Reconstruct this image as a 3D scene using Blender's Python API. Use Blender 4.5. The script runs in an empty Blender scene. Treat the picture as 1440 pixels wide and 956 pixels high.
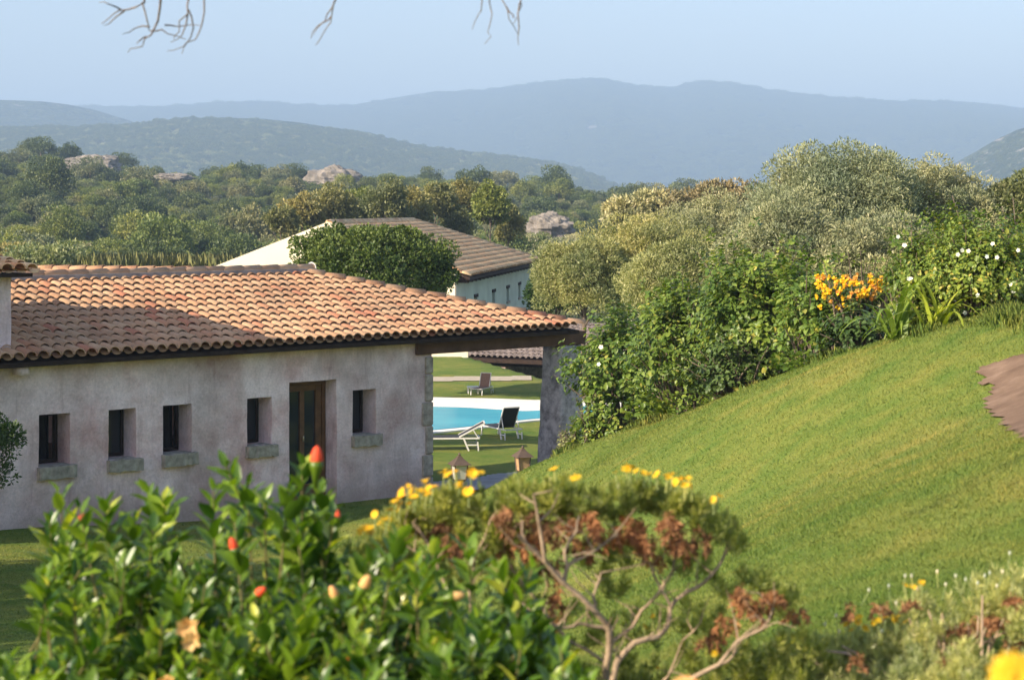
import bpy, math, random
import numpy as np
from mathutils import Vector, Matrix, noise as mnoise

random.seed(7)
rng = np.random.default_rng(11)
F, CX, HY = 2800.0, 720.0, 295.0          # focal length in photo pixels, centre column, horizon row
SC = bpy.context.scene
COL = SC.collection

def P(px, py, Y):
    return np.array([(px - CX) / F * Y, Y, -(py - HY) / F * Y])

# ------------------------------------------------------------------ helpers
def srgb(r, g, b):
    f = lambda c: (c / 255.0) / 12.92 if c / 255.0 <= 0.04045 else (((c / 255.0) + 0.055) / 1.055) ** 2.4
    return (f(r), f(g), f(b), 1.0)

def C4(c):
    return (c[0], c[1], c[2], 1.0)

def new_mat(name):
    m = bpy.data.materials.new(name)
    m.use_nodes = True
    nt = m.node_tree
    nt.nodes.clear()
    out = nt.nodes.new('ShaderNodeOutputMaterial')
    return m, nt, out

def nd(nt, t, **kw):
    n = nt.nodes.new(t)
    for k, v in kw.items():
        if k in n.inputs.keys() if hasattr(n.inputs, 'keys') else False:
            n.inputs[k].default_value = v
        else:
            setattr(n, k, v)
    return n

def noise(nt, vec, scale, detail=4.0, rough=0.55):
    n = nt.nodes.new('ShaderNodeTexNoise')
    n.inputs['Scale'].default_value = scale
    n.inputs['Detail'].default_value = detail
    n.inputs['Roughness'].default_value = rough
    if vec is not None:
        nt.links.new(vec, n.inputs['Vector'])
    return n.outputs['Fac']

def ramp(nt, fac, stops):
    r = nt.nodes.new('ShaderNodeValToRGB')
    els = r.color_ramp.elements
    while len(els) > 2:
        els.remove(els[-1])
    els[0].position, els[0].color = stops[0][0], stops[0][1]
    els[1].position, els[1].color = stops[1][0], stops[1][1]
    for p, c in stops[2:]:
        e = els.new(p)
        e.color = c
    nt.links.new(fac, r.inputs['Fac'])
    return r.outputs['Color']

def mixc(nt, fac, a, b, mode='MIX'):
    m = nt.nodes.new('ShaderNodeMix')
    m.data_type = 'RGBA'
    m.blend_type = mode
    for sock, v in ((m.inputs[0], fac), (m.inputs[6], a), (m.inputs[7], b)):
        if isinstance(v, (int, float)):
            sock.default_value = v
        elif isinstance(v, tuple):
            sock.default_value = v
        else:
            nt.links.new(v, sock)
    return m.outputs[2]

def geo_pos(nt):
    return nt.nodes.new('ShaderNodeNewGeometry').outputs['Position']

def obj_co(nt):
    return nt.nodes.new('ShaderNodeTexCoord').outputs['Object']

def bump(nt, h, strength, dist, base=None):
    b = nt.nodes.new('ShaderNodeBump')
    b.inputs['Strength'].default_value = strength
    b.inputs['Distance'].default_value = dist
    nt.links.new(h, b.inputs['Height'])
    if base is not None:
        nt.links.new(base, b.inputs['Normal'])
    return b.outputs['Normal']

def princ(nt, out, color, rough=0.8, spec=0.3, normal=None, metal=0.0):
    p = nt.nodes.new('ShaderNodeBsdfPrincipled')
    if isinstance(color, tuple):
        p.inputs['Base Color'].default_value = color
    else:
        nt.links.new(color, p.inputs['Base Color'])
    p.inputs['Roughness'].default_value = rough
    p.inputs['Specular IOR Level'].default_value = spec
    p.inputs['Metallic'].default_value = metal
    if normal is not None:
        nt.links.new(normal, p.inputs['Normal'])
    if out is not None:
        nt.links.new(p.outputs[0], out.inputs['Surface'])
    return p

def simple_mat(name, col, rough=0.7, spec=0.3, var=0.15, scale=8.0, bmp=0.0, bscale=60.0, metal=0.0):
    m, nt, out = new_mat(name)
    co = obj_co(nt)
    f = noise(nt, co, scale)
    c = ramp(nt, f, [(0.3, C4([x * (1 - var) for x in col[:3]])), (0.7, C4([min(1, x * (1 + var)) for x in col[:3]]))])
    n = bump(nt, noise(nt, co, bscale), bmp, 0.01) if bmp else None
    princ(nt, out, c, rough, spec, n, metal)
    return m

def leaf_mat(name, c1, c2, c3=None, trans=0.3, rough=0.5, spec=0.35, tcol=None, patch=0.6):
    """foliage: each leaf its own tint, each plant its own tint, larger drifts through the crown"""
    m, nt, out = new_mat(name)
    g = nt.nodes.new('ShaderNodeNewGeometry')
    oi = nt.nodes.new('ShaderNodeObjectInfo')
    c = ramp(nt, g.outputs['Random Per Island'], [(0.0, C4(c1)), (1.0, C4(c2))])
    if c3 is not None:
        r = ramp(nt, g.outputs['Random Per Island'], [(0.90, (0, 0, 0, 1)), (0.97, (1, 1, 1, 1))])
        c = mixc(nt, r, c, C4(c3))
    f = noise(nt, g.outputs['Position'], patch, 2.0)
    c = mixc(nt, 1.0, c, ramp(nt, f, [(0.35, (0.66, 0.74, 0.72, 1)), (0.65, (1.30, 1.22, 1.06, 1))]), 'MULTIPLY')
    c = mixc(nt, 1.0, c, ramp(nt, oi.outputs['Random'], [(0.0, (0.8, 0.88, 0.9, 1)), (1.0, (1.2, 1.1, 1.0, 1))]), 'MULTIPLY')
    p = princ(nt, None, c, rough, spec)
    t = nt.nodes.new('ShaderNodeBsdfTranslucent')
    tc = mixc(nt, 1.0, c, C4(tcol if tcol else (1.25, 1.35, 0.5)), 'MULTIPLY')
    nt.links.new(tc, t.inputs['Color'])
    ms = nt.nodes.new('ShaderNodeMixShader')
    ms.inputs[0].default_value = trans
    nt.links.new(p.outputs[0], ms.inputs[1])
    nt.links.new(t.outputs[0], ms.inputs[2])
    nt.links.new(ms.outputs[0], out.inputs['Surface'])
    return m

class MB:
    """collects vertices and faces; builds ONE mesh object"""
    def __init__(s):
        s.v = []; s.f = []; s.n = 0
    def add(s, v, f):
        v = np.asarray(v, float).reshape(-1, 3)
        for q in f:
            s.f.append(tuple(int(i) + s.n for i in q))
        s.v.append(v); s.n += len(v)
        return s
    def box(s, x0, x1, y0, y1, z0, z1):
        v = [(x0,y0,z0),(x1,y0,z0),(x1,y1,z0),(x0,y1,z0),(x0,y0,z1),(x1,y0,z1),(x1,y1,z1),(x0,y1,z1)]
        return s.add(v, [(0,3,2,1),(4,5,6,7),(0,1,5,4),(1,2,6,5),(2,3,7,6),(3,0,4,7)])
    def bar(s, a, b, w, h=None, up=(0,0,1)):
        h = h or w
        a = Vector(a); b = Vector(b); d = (b - a).normalized()
        r = d.cross(Vector(up))
        if r.length < 1e-4: r = Vector((1,0,0))
        r.normalize(); t = r.cross(d)
        vs = []
        for p in (a, b):
            for i, j in ((-1,-1),(1,-1),(1,1),(-1,1)):
                vs.append(p + r * (i*w/2) + t * (j*h/2))
        return s.add([tuple(x) for x in vs], [(3,2,1,0),(4,5,6,7),(0,1,5,4),(1,2,6,5),(2,3,7,6),(3,0,4,7)])
    def tube(s, pts, rad, n=6, cap=True):
        v, f = tube_arrays(pts, rad, n, cap)
        return s.add(v, f)
    def build(s, name, mat, parent=None, smooth=False, bevel=0.0):
        me = bpy.data.meshes.new(name)
        me.from_pydata(np.concatenate(s.v).tolist(), [], s.f)
        me.update()
        return finish(name, me, mat, parent, smooth, bevel)

def finish(name, me, mat, parent=None, smooth=False, bevel=0.0):
    for m in (mat if isinstance(mat, (list, tuple)) else [mat]):
        me.materials.append(m)
    if smooth:
        me.polygons.foreach_set('use_smooth', [True] * len(me.polygons))
    o = bpy.data.objects.new(name, me)
    COL.objects.link(o)
    if parent: o.parent = parent
    if bevel:
        b = o.modifiers.new('bevel', 'BEVEL'); b.width = bevel; b.segments = 2; b.limit_method = 'ANGLE'
    return o

def tube_arrays(pts, rad, n=6, cap=True):
    pts = [Vector(p) for p in pts]
    if not hasattr(rad, '__len__'): rad = [rad] * len(pts)
    v = []; f = []
    prev = None
    for i, p in enumerate(pts):
        d = (pts[min(i+1, len(pts)-1)] - pts[max(i-1, 0)])
        d = d.normalized() if d.length > 1e-9 else Vector((0,0,1))
        if prev is None:
            r = d.cross(Vector((0.3, 0.9, 0.1)))
            if r.length < 1e-3: r = d.cross(Vector((1,0,0)))
        else:
            r = prev - d * prev.dot(d)
        r.normalize(); prev = r
        t = d.cross(r)
        for k in range(n):
            a = 2*math.pi*k/n
            v.append(tuple(p + (r*math.cos(a) + t*math.sin(a)) * rad[i]))
    for i in range(len(pts)-1):
        for k in range(n):
            k2 = (k+1) % n
            f.append((i*n+k, i*n+k2, (i+1)*n+k2, (i+1)*n+k))
    if cap:
        f.append(tuple(reversed(range(n))))
        f.append(tuple(range((len(pts)-1)*n, len(pts)*n)))
    return v, f

def np_mesh(name, V, T, mats, parent=None, smooth=False, matidx=None):
    """V (n,3), T (m,k) faces all of k corners"""
    V = np.ascontiguousarray(V, dtype=np.float32); T = np.ascontiguousarray(T, dtype=np.int32)
    k = T.shape[1]
    me = bpy.data.meshes.new(name)
    me.vertices.add(len(V)); me.vertices.foreach_set('co', V.ravel())
    me.loops.add(T.size); me.loops.foreach_set('vertex_index', T.ravel())
    me.polygons.add(len(T))
    me.polygons.foreach_set('loop_start', np.arange(0, T.size, k, dtype=np.int32))
    me.polygons.foreach_set('loop_total', np.full(len(T), k, dtype=np.int32))
    if matidx is not None:
        me.polygons.foreach_set('material_index', np.asarray(matidx, dtype=np.int32))
    if smooth:
        me.polygons.foreach_set('use_smooth', np.ones(len(T), dtype=bool))
    me.update(calc_edges=True)
    for m in (mats if isinstance(mats, (list, tuple)) else [mats]):
        me.materials.append(m)
    o = bpy.data.objects.new(name, me)
    COL.objects.link(o)
    if parent: o.parent = parent
    return o

def tag(o, label=None, cat=None, group=None, kind=None):
    if label: o['label'] = label
    if cat: o['category'] = cat
    if group: o['group'] = group
    if kind: o['kind'] = kind
    return o

def empty(name, loc, rz=0.0, label=None, cat=None, group=None):
    o = bpy.data.objects.new(name, None)
    o.empty_display_size = 0.2
    o.location = tuple(float(x) for x in loc); o.rotation_euler = (0, 0, rz)
    COL.objects.link(o)
    return tag(o, label, cat, group)

def children(o): return [c for c in bpy.data.objects if c.parent is o]
def copy_tree(o, parent=None):
    c = o.copy(); COL.objects.link(c); c.parent = parent
    for ch in children(o): copy_tree(ch, c)
    return c

def unit(a):
    return a / np.maximum(np.linalg.norm(a, axis=-1, keepdims=True), 1e-9)

def frames(D, rg):
    """for directions D: unit D, side S, normal N"""
    D = unit(D)
    R = rg.normal(size=D.shape)
    S = unit(np.cross(D, R))
    N = np.cross(S, D)
    return D, S, N

def rhombs(Pt, D, L, W, rg, N_hint=None, bend=0.15):
    """two-triangle leaf per point"""
    n = len(Pt)
    D = unit(D)
    if N_hint is not None:
        S = unit(np.cross(D, N_hint)); N = np.cross(S, D)
    else:
        D, S, N = frames(D, rg)
    L = np.broadcast_to(np.asarray(L, float), (n,))[:, None]; W = np.broadcast_to(np.asarray(W, float), (n,))[:, None]
    b = Pt; t = Pt + D * L
    m = Pt + D * L * 0.5 - N * L * bend
    l = m + S * W * 0.5; r = m - S * W * 0.5
    V = np.stack([b, l, t, r], 1).reshape(-1, 3)
    i = np.arange(n)[:, None] * 4
    T = np.concatenate([i + np.array([[0, 3, 2]]), i + np.array([[0, 2, 1]])], 0)
    return V, T

def leaves8(Pt, D, L, W, N_hint, rg, bend=0.25, fold=0.2):
    """folded, drooping leaf of eight triangles"""
    n = len(Pt)
    D = unit(D); S = unit(np.cross(D, N_hint)); N = np.cross(S, D)
    L = np.broadcast_to(np.asarray(L, float), (n,))[:, None]; W = np.broadcast_to(np.asarray(W, float), (n,))[:, None]
    bend = bend * (0.4 + rg.random((n, 1)) * 1.2)
    def at(u, side, w):
        return Pt + D * L * u - N * L * bend * u * u + S * side * W * w * 0.5 + N * W * fold * w * abs(side)
    b = at(0, 0, 0); s1 = at(0.33, 0, 0); s2 = at(0.68, 0, 0); t = at(1.0, 0, 0)
    l1 = at(0.3, 1, 0.92); l2 = at(0.68, 1, 0.8); r1 = at(0.3, -1, 0.92); r2 = at(0.68, -1, 0.8)
    V = np.stack([b, s1, s2, t, l1, l2, r1, r2], 1).reshape(-1, 3)
    tri = np.array([[0,1,4],[1,5,4],[1,2,5],[2,3,5],[0,6,1],[1,6,7],[1,7,2],[2,7,3]])
    T = (np.arange(n)[:, None, None] * 8 + tri[None]).reshape(-1, 3)
    return V, T

def join(parts):
    Vs = []; Ts = []; o = 0
    for V, T in parts:
        Vs.append(V); Ts.append(np.asarray(T) + o); o += len(V)
    return np.concatenate(Vs), np.concatenate(Ts)

def quads_to_tris(f):
    out = []
    for q in f:
        for i in range(1, len(q) - 1):
            out.append((q[0], q[i], q[i+1]))
    return out

# ------------------------------------------------------------------ camera, light, sky
cam = bpy.data.cameras.new('camera'); camo = bpy.data.objects.new('camera', cam); COL.objects.link(camo)
camo.location = (0, 0, 0); camo.rotation_euler = (math.radians(90), 0, 0)
cam.sensor_width = 36.0; cam.sensor_fit = 'HORIZONTAL'; cam.lens = F / 1440 * 36
cam.shift_y = (HY - 478.0) / 1440.0
cam.clip_start = 0.1; cam.clip_end = 60000
cam.dof.use_dof = True; cam.dof.focus_distance = 36.0; cam.dof.aperture_fstop = 4.5; cam.dof.aperture_blades = 7
SC.camera = camo

ELEV = math.radians(28.0); AZL = math.radians(35.0)
ldir = Vector((math.cos(AZL) * math.cos(ELEV), math.sin(AZL) * math.cos(ELEV), -math.sin(ELEV)))
sl = bpy.data.lights.new('sun', 'SUN'); sl.energy = 5.0; sl.angle = math.radians(0.53); sl.color = (1.0, 0.87, 0.68)
so = bpy.data.objects.new('sun', sl); COL.objects.link(so)
so.rotation_euler = ldir.to_track_quat('-Z', 'Y').to_euler(); so.location = (-20, -15, 30)

w = bpy.data.worlds.new('World'); SC.world = w; w.use_nodes = True
nt = w.node_tree
bg = nt.nodes['Background']
sky = nt.nodes.new('ShaderNodeTexSky'); sky.sky_type = 'NISHITA'; sky.sun_disc = False
sky.sun_elevation = ELEV; sky.sun_rotation = math.atan2(-math.cos(AZL), -math.sin(AZL))
sky.altitude = 0; sky.air_density = 1.2; sky.dust_density = 1.2; sky.ozone_density = 3.4
tn = mixc(nt, 1.0, sky.outputs[0], (1.42, 1.24, 1.27, 1.0), 'MULTIPLY'); nt.links.new(tn, bg.inputs['Color']); bg.inputs['Strength'].default_value = 0.09

SC.view_settings.view_transform = 'Standard'; SC.view_settings.look = 'None'
SC.view_settings.gamma = 1.0; SC.view_settings.use_curve_mapping = False; SC.view_settings.exposure = 1.06
SC.render.engine = 'CYCLES'
SC.cycles.max_bounces = 5; SC.cycles.diffuse_bounces = 3; SC.cycles.glossy_bounces = 2
SC.cycles.transmission_bounces = 4; SC.cycles.transparent_max_bounces = 6; SC.cycles.volume_bounces = 0
SC.cycles.caustics_reflective = False; SC.cycles.caustics_refractive = False
SC.cycles.use_denoising = True
SC.cycles.use_adaptive_sampling = True; SC.cycles.adaptive_threshold = 0.02
SC.cycles.sample_clamp_indirect = 4.0

# ------------------------------------------------------------------ terrain
ctrl = []
for px, py, Y in [(1440,450,19),(1300,463,21),(1200,495,23),(1100,530,25),(1000,570,27),(900,598,29),(820,627,30.5),(760,650,32),(690,690,32.5),
                  (1440,800,8.5),(1200,850,8.6),(1000,905,9),(1440,620,11.5),(1200,700,13),(1000,765,14.5),(850,820,16.5),
                  (760,775,20),(640,765,26.5),(600,735,31),(30,800,26.5),(30,900,22),(300,850,23.5),(450,780,28.5)]:
    ctrl.append(P(px, py, Y))
ctrl += [np.array(c, float) for c in [
    (0,0,-1.6),(5,0,-1.3),(-5,0,-2.2),(0,-12,-1.4),(8,-12,-1.0),(-10,-10,-3.0),(-3,6,-2.15),(0,6.5,-1.8),(3,6,-1.5),(-3,12,-3.5),(-5,18,-4.6),(-12,20,-4.9),(-14,8,-4.6),
    (-9,29.5,-4.85),(-7.6,30.6,-4.87),(-3.06,34.7,-5.12),(-0.5,37,-5.2),(1.4,39,-5.2),(-14,32,-4.9),(-8,38,-5.1),
    (8,0,-0.9),(12,16,-0.6),(16,10,-0.3),(7,24.5,-2.0),(5.5,28,-2.9),(3.5,31.5,-4.0),(9,28,-2.6),(2.6,35.5,-4.9),(14,24,-1.3),(20,30,-1.5),
    (8,38,-4.4),(0,44,-5.2),(-8,44,-5.2),(6,46,-5.2),(14,42,-4.0),(24,44,-3.2),(-20,44,-5.2),(30,20,0),(30,0,0),(-25,20,-4.9),(-25,0,-4)]]
ctrl = np.array(ctrl)
def _U(r2): return np.where(r2 > 1e-9, 0.5 * r2 * np.log(np.maximum(r2, 1e-9)), 0.0)
_n = len(ctrl)
_K = _U(((ctrl[:, None, :2] - ctrl[None, :, :2]) ** 2).sum(-1)) + np.eye(_n) * 0.35
_Pm = np.c_[np.ones(_n), ctrl[:, :2]]
_A = np.block([[_K, _Pm], [_Pm.T, np.zeros((3, 3))]])
_w = np.linalg.solve(_A, np.r_[ctrl[:, 2], 0, 0, 0])
def tps(x, y):
    x = np.asarray(x, float); y = np.asarray(y, float); sh = x.shape
    q = np.stack([x.ravel(), y.ravel()], 1)
    out = np.empty(len(q))
    for i in range(0, len(q), 20000):
        s = q[i:i+20000]
        out[i:i+20000] = _U(((s[:, None] - ctrl[None, :, :2]) ** 2).sum(-1)) @ _w[:_n] + _w[_n] + s @ _w[_n+1:]
    return out.reshape(sh)
def sstep(a, b, t):
    t = np.clip((t - a) / (b - a), 0, 1); return t * t * (3 - 2 * t)
def wob(x, y, s, seed=0.0):
    return (np.sin(x * s + 1.3 + seed) * np.cos(y * s * 0.83 + 0.7 * seed + 0.4) + 0.5 * np.sin(x * s * 2.3 + y * s * 1.7 + seed * 2.1)) / 1.5
skx = np.array([-2000, -300, 0, 60, 130, 250, 400, 450, 530, 600, 700, 800, 900, 1000, 1100, 1440, 3500])
sky_ = np.array([270, 240, 240, 238, 244, 262, 258, 264, 262, 266, 272, 280, 292, 297, 298, 298, 300])
def hill(x, y):
    """wooded hillside: rises from the hollow behind the garden to a skyline at about 520 m"""
    yy = np.maximum(y, 1.0)
    px = CX + F * x / yy
    top = -(np.interp(px, skx, sky_) - HY) / F * 520.0
    base = -8.5
    t = np.clip((y - 100) / (520 - 100), 0, 1)
    z = base + (top - base) * (0.35 * t + 0.65 * sstep(0, 1, t))
    z += wob(x, y, 0.035, 1.0) * 1.6 * sstep(110, 200, y)
    z = np.where(y > 520, z - (y - 520) * 0.06, z)
    return np.maximum(z, -45)
def H(x, y):
    x = np.asarray(x, float); y = np.asarray(y, float)
    near = tps(np.clip(x, -25, 30), np.clip(y, -12, 46))
    plain = np.full_like(near, -5.2)
    plain = plain + sstep(9, 22, x) * sstep(36, 50, y) * 1.2
    z = near + (plain - near) * sstep(40.5, 45, y)
    fall = sstep(0, 10, y - (70 - 3.6 * np.clip(x + 1.5, -1, 3.0)))
    z = z + fall * (-8.3 + 5.2)
    k = sstep(98, 125, y)
    z = z * (1 - k) + hill(x, y) * k
    return z

def axis(lo, hi, f0, f1, step, grow):
    a = list(np.arange(f0, f1, step)); s = step; x = f1
    while x < hi:
        a.append(x); s *= grow; x += s
    a.append(hi); s = step; x = f0 - step
    while x > lo:
        a.insert(0, x); s *= grow; x -= s
    a.insert(0, lo)
    return np.array(a)
gx = axis(-6000, 6000, -13, 12, 0.35, 1.07)
gy = axis(-300, 14000, 3, 46, 0.35, 1.035)
GX, GY = np.meshgrid(gx, gy)
GZ = H(GX, GY)
V = np.stack([GX, GY, GZ], -1).reshape(-1, 3)
nx, ny = len(gx), len(gy)
ii = (np.arange(ny - 1)[:, None] * nx + np.arange(nx - 1)[None]).ravel()
Tq = np.stack([ii, ii + 1, ii + nx + 1, ii + nx], 1)

def lawn_color(nt, pos, fine=True):
    big = noise(nt, pos, 0.42, 3.0, 0.6)
    mid = noise(nt, pos, 2.1, 3.0, 0.6)
    g = ramp(nt, big, [(0.30, (0.112, 0.168, 0.035, 1)), (0.50, (0.162, 0.196, 0.044, 1)), (0.72, (0.235, 0.225, 0.062, 1))])
    g2 = ramp(nt, mid, [(0.30, (0.72, 0.90, 0.75, 1)), (0.70, (1.22, 1.08, 1.05, 1))])
    c = mixc(nt, 1.0, g, g2, 'MULTIPLY')
    if fine:
        f = noise(nt, pos, 38.0, 2.0, 0.7)
        c = mixc(nt, 1.0, c, ramp(nt, f, [(0.3, (0.62, 0.66, 0.6, 1)), (0.7, (1.3, 1.28, 1.2, 1))]), 'MULTIPLY')
    return c
m_ground, nt, out = new_mat('lawn_ground')
pos = geo_pos(nt)
lawn = lawn_color(nt, pos)
sx = nt.nodes.new('ShaderNodeSeparateXYZ'); nt.links.new(pos, sx.inputs[0])
mr = nt.nodes.new('ShaderNodeMapRange'); mr.inputs[1].default_value = 68; mr.inputs[2].default_value = 100
nt.links.new(sx.outputs[1], mr.inputs[0])
scrub = ramp(nt, noise(nt, pos, 0.12, 5.0, 0.65), [(0.35, (0.025, 0.036, 0.014, 1)), (0.6, (0.055, 0.058, 0.025, 1)), (0.75, (0.12, 0.10, 0.055, 1))])
c = mixc(nt, mr.outputs[0], lawn, scrub)
nrm = bump(nt, noise(nt, pos, 45.0, 3.0, 0.7), 0.6, 0.03)
princ(nt, out, c, 0.95, 0.1, nrm)
tag(np_mesh('ground', V, Tq, m_ground, smooth=True), kind='structure')

# ------------------------------------------------------------------ mountains
def mountain(name, prof, y0, y1, yb, seed, mat, base_z=-40, amp=0.03, rough=1.0):
    """ridge of real relief: skyline profile given as seen from the terrace, slope falling toward us and away behind"""
    prof = np.array(prof, float)
    pxs = np.linspace(prof[0, 0], prof[-1, 0], 420)
    top = -(np.interp(pxs, prof[:, 0], prof[:, 1]) - HY) / F * y1
    X = (pxs - CX) / F * y1
    js = np.linspace(0, 1, 46)
    jb = np.linspace(0, 1, 8)[1:]
    V = []
    hts = top - base_z
    for t in js:                                 # front slope
        Y = y0 + (y1 - y0) * t
        row = []
        for i in range(len(pxs)):
            x = X[i] * (0.55 * (Y / y1) + 0.45)
            n = mnoise.fractal(Vector((x / 420.0 / rough + seed, Y / 420.0 / rough, seed)), 1.0, 2.1, 6)
            spur = mnoise.noise(Vector((x / (y1 * 0.075) + seed * 3, Y / (y1 * 0.35), seed)))
            prf = t ** 0.85
            z = base_z + hts[i] * prf + hts[i] * (n * amp * 2.2 + spur * 0.30 * (1 - t)) * (1 if t < 0.97 else 0.35) * (0.25 + 0.75 * min(1, t * 3))
            row.append((X[i] * (Y / y1) ** 0.5, Y, z))
        V += row
    for t in jb:                                 # back slope
        Y = y1 + (yb - y1) * t
        for i in range(len(pxs)):
            V.append((X[i], Y, base_z + hts[i] * (1 - t) ** 1.2))
    V = np.array(V); nxp = len(pxs); nr = len(js) + len(jb)
    ii = (np.arange(nr - 1)[:, None] * nxp + np.arange(nxp - 1)[None]).ravel()
    Tq = np.stack([ii, ii + 1, ii + nxp + 1, ii + nxp], 1)
    return tag(np_mesh(name, V, Tq, mat, smooth=True), kind='structure')

def mtn_mat(name, sc, rock=0.72):
    m, nt, out = new_mat(name)
    pos = geo_pos(nt)
    a = ramp(nt, noise(nt, pos, sc, 8.0, 0.72), [(0.40, (0.012, 0.024, 0.012, 1)), (0.52, (0.060, 0.080, 0.035, 1)), (0.64, (0.20, 0.20, 0.11, 1))])
    a = mixc(nt, 1.0, a, ramp(nt, noise(nt, pos, sc * 0.12, 5.0, 0.6), [(0.40, (0.55, 0.62, 0.6, 1)), (0.62, (1.5, 1.4, 1.25, 1))]), 'MULTIPLY')
    b = ramp(nt, noise(nt, pos, sc * 0.35, 6.0, 0.6), [(rock - 0.02, (0, 0, 0, 1)), (rock + 0.05, (1, 1, 1, 1))])
    c = mixc(nt, b, a, (0.34, 0.30, 0.25, 1))
    n = bump(nt, noise(nt, pos, sc, 8.0, 0.7), 1.0, 0.6 / sc)
    princ(nt, out, c, 0.95, 0.05, n)
    return m
m_far = mtn_mat('far_mountain_scrub', 0.035, 0.66)
m_mid = mtn_mat('mid_mountain_scrub', 0.11, 0.66)
m_rocky = mtn_mat('rocky_hill_scrub', 0.16, 0.58)
mountain('mountain_range', [(-900,175),(-300,152),(0,146),(110,150),(200,150),(250,149),(300,146),(345,143),(380,144),(440,148),(490,149),(560,137),(610,129),(660,128),(700,126),
          (760,119),(800,114),(850,112),(890,121),(940,125),(965,117),(1000,114),(1040,118),(1085,126),(1180,137),(1260,143),(1280,141),(1340,142),(1380,144),(1440,152),(1800,170),(2500,200)],
          3600, 6000, 7400, 3.1, m_far, amp=0.012, rough=2.2)
mountain('mountain_spur', [(-1200,160),(-300,146),(0,142),(60,144),(95,148),(130,155),(180,170),(240,190),(320,225),(420,270),(520,330)], 2600, 3700, 4300, 8.7, m_mid, amp=0.018)
mountain('mountain_ridge', [(-1200,205),(-200,190),(0,178),(120,178),(200,174),(260,168),(310,166),(370,167),(420,172),(470,180),(520,186),(560,198),(620,209),(700,216),(760,224),(800,232),(830,244),(870,262),(900,280),(960,330)],
         1700, 2600, 3100, 5.4, m_mid, amp=0.02)
mountain('rocky_hill', [(1150,340),(1230,290),(1280,262),(1330,236),(1370,214),(1400,196),(1430,182),(1480,168),(1600,150),(2000,140),(2600,150)], 1500, 2300, 2800, 12.9, m_rocky, amp=0.03)

# ------------------------------------------------------------------ building materials
m_stucco, nt, out = new_mat('pink_grey_stucco')
co = obj_co(nt)
a = noise(nt, co, 0.75, 6.0, 0.68); b = noise(nt, co, 2.8, 6.0, 0.75); d = noise(nt, co, 22.0, 3.0, 0.6)
c = ramp(nt, a, [(0.36, (0.84, 0.70, 0.66, 1)), (0.50, (0.80, 0.63, 0.585, 1)), (0.66, (0.62, 0.39, 0.355, 1))])
c = mixc(nt, 1.0, c, ramp(nt, b, [(0.3, (0.78, 0.74, 0.72, 1)), (0.55, (1, 1, 1, 1)), (0.7, (1.1, 1.1, 1.08, 1))]), 'MULTIPLY')
c = mixc(nt, 1.0, c, ramp(nt, d, [(0.3, (0.86, 0.86, 0.86, 1)), (0.7, (1.08, 1.08, 1.08, 1))]), 'MULTIPLY')
mp = nt.nodes.new('ShaderNodeMapping'); mp.inputs['Scale'].default_value = (3.2, 3.2, 0.35); nt.links.new(co, mp.inputs['Vector'])
st_f = noise(nt, mp.outputs[0], 1.6, 5.0, 0.7)
c = mixc(nt, ramp(nt, st_f, [(0.55, (0, 0, 0, 1)), (0.72, (0.55, 0.55, 0.55, 1))]), c, (0.42, 0.27, 0.25, 1))
c = mixc(nt, 1.0, c, ramp(nt, noise(nt, co, 0.45, 4.0, 0.6), [(0.38, (0.72, 0.70, 0.70, 1)), (0.6, (1.15, 1.16, 1.20, 1))]), 'MULTIPLY')
sz = nt.nodes.new('ShaderNodeSeparateXYZ'); nt.links.new(co, sz.inputs[0])
ad = nt.nodes.new('ShaderNodeMath'); ad.operation = 'MULTIPLY_ADD'; ad.inputs[1].default_value = 0.9; nt.links.new(noise(nt, co, 3.0, 5.0, 0.7), ad.inputs[0]); nt.links.new(sz.outputs[2], ad.inputs[2])
mrr = nt.nodes.new('ShaderNodeMapRange'); mrr.inputs[1].default_value = -4.55; mrr.inputs[2].default_value = -4.15; mrr.inputs[3].default_value = 0.55; mrr.inputs[4].default_value = 0.0
nt.links.new(ad.outputs[0], mrr.inputs[0]); c = mixc(nt, mrr.outputs[0], c, (0.36, 0.27, 0.22, 1))
princ(nt, out, c, 0.95, 0.1, bump(nt, noise(nt, co, 14.0, 5.0, 0.7), 0.8, 0.03))

m_stucco_grey, nt, out = new_mat('rough_grey_render')
co = obj_co(nt)
c = ramp(nt, noise(nt, co, 5.0, 6.0, 0.7), [(0.35, (0.20, 0.18, 0.175, 1)), (0.62, (0.58, 0.52, 0.50, 1))])
princ(nt, out, c, 0.95, 0.1, bump(nt, noise(nt, co, 16.0, 5.0, 0.75), 1.0, 0.04))

def tile_mat(name, c1, c2, c3, dark):
    m, nt, out = new_mat(name)
    g = nt.nodes.new('ShaderNodeNewGeometry'); co = obj_co(nt)
    c = ramp(nt, g.outputs['Random Per Island'], [(0.0, c1), (0.55, c2), (0.85, c1), (1.0, c3)])
    f = noise(nt, co, 7.0, 6.0, 0.7)
    c = mixc(nt, ramp(nt, f, [(0.52, (0, 0, 0, 1)), (0.72, (0.7, 0.7, 0.7, 1))]), c, dark)
    f2 = noise(nt, co, 0.8, 4.0, 0.6)
    c = mixc(nt, 1.0, c, ramp(nt, f2, [(0.35, (0.78, 0.80, 0.80, 1)), (0.6, (1.08, 1.05, 1.0, 1))]), 'MULTIPLY')
    princ(nt, out, c, 0.9, 0.15, bump(nt, noise(nt, co, 40.0, 4.0, 0.7), 0.5, 0.01))
    return m
m_tile = tile_mat('terracotta_tiles', (0.50, 0.275, 0.155, 1), (0.57, 0.36, 0.215, 1), (0.48, 0.20, 0.12, 1), (0.28, 0.21, 0.15, 1))
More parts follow.
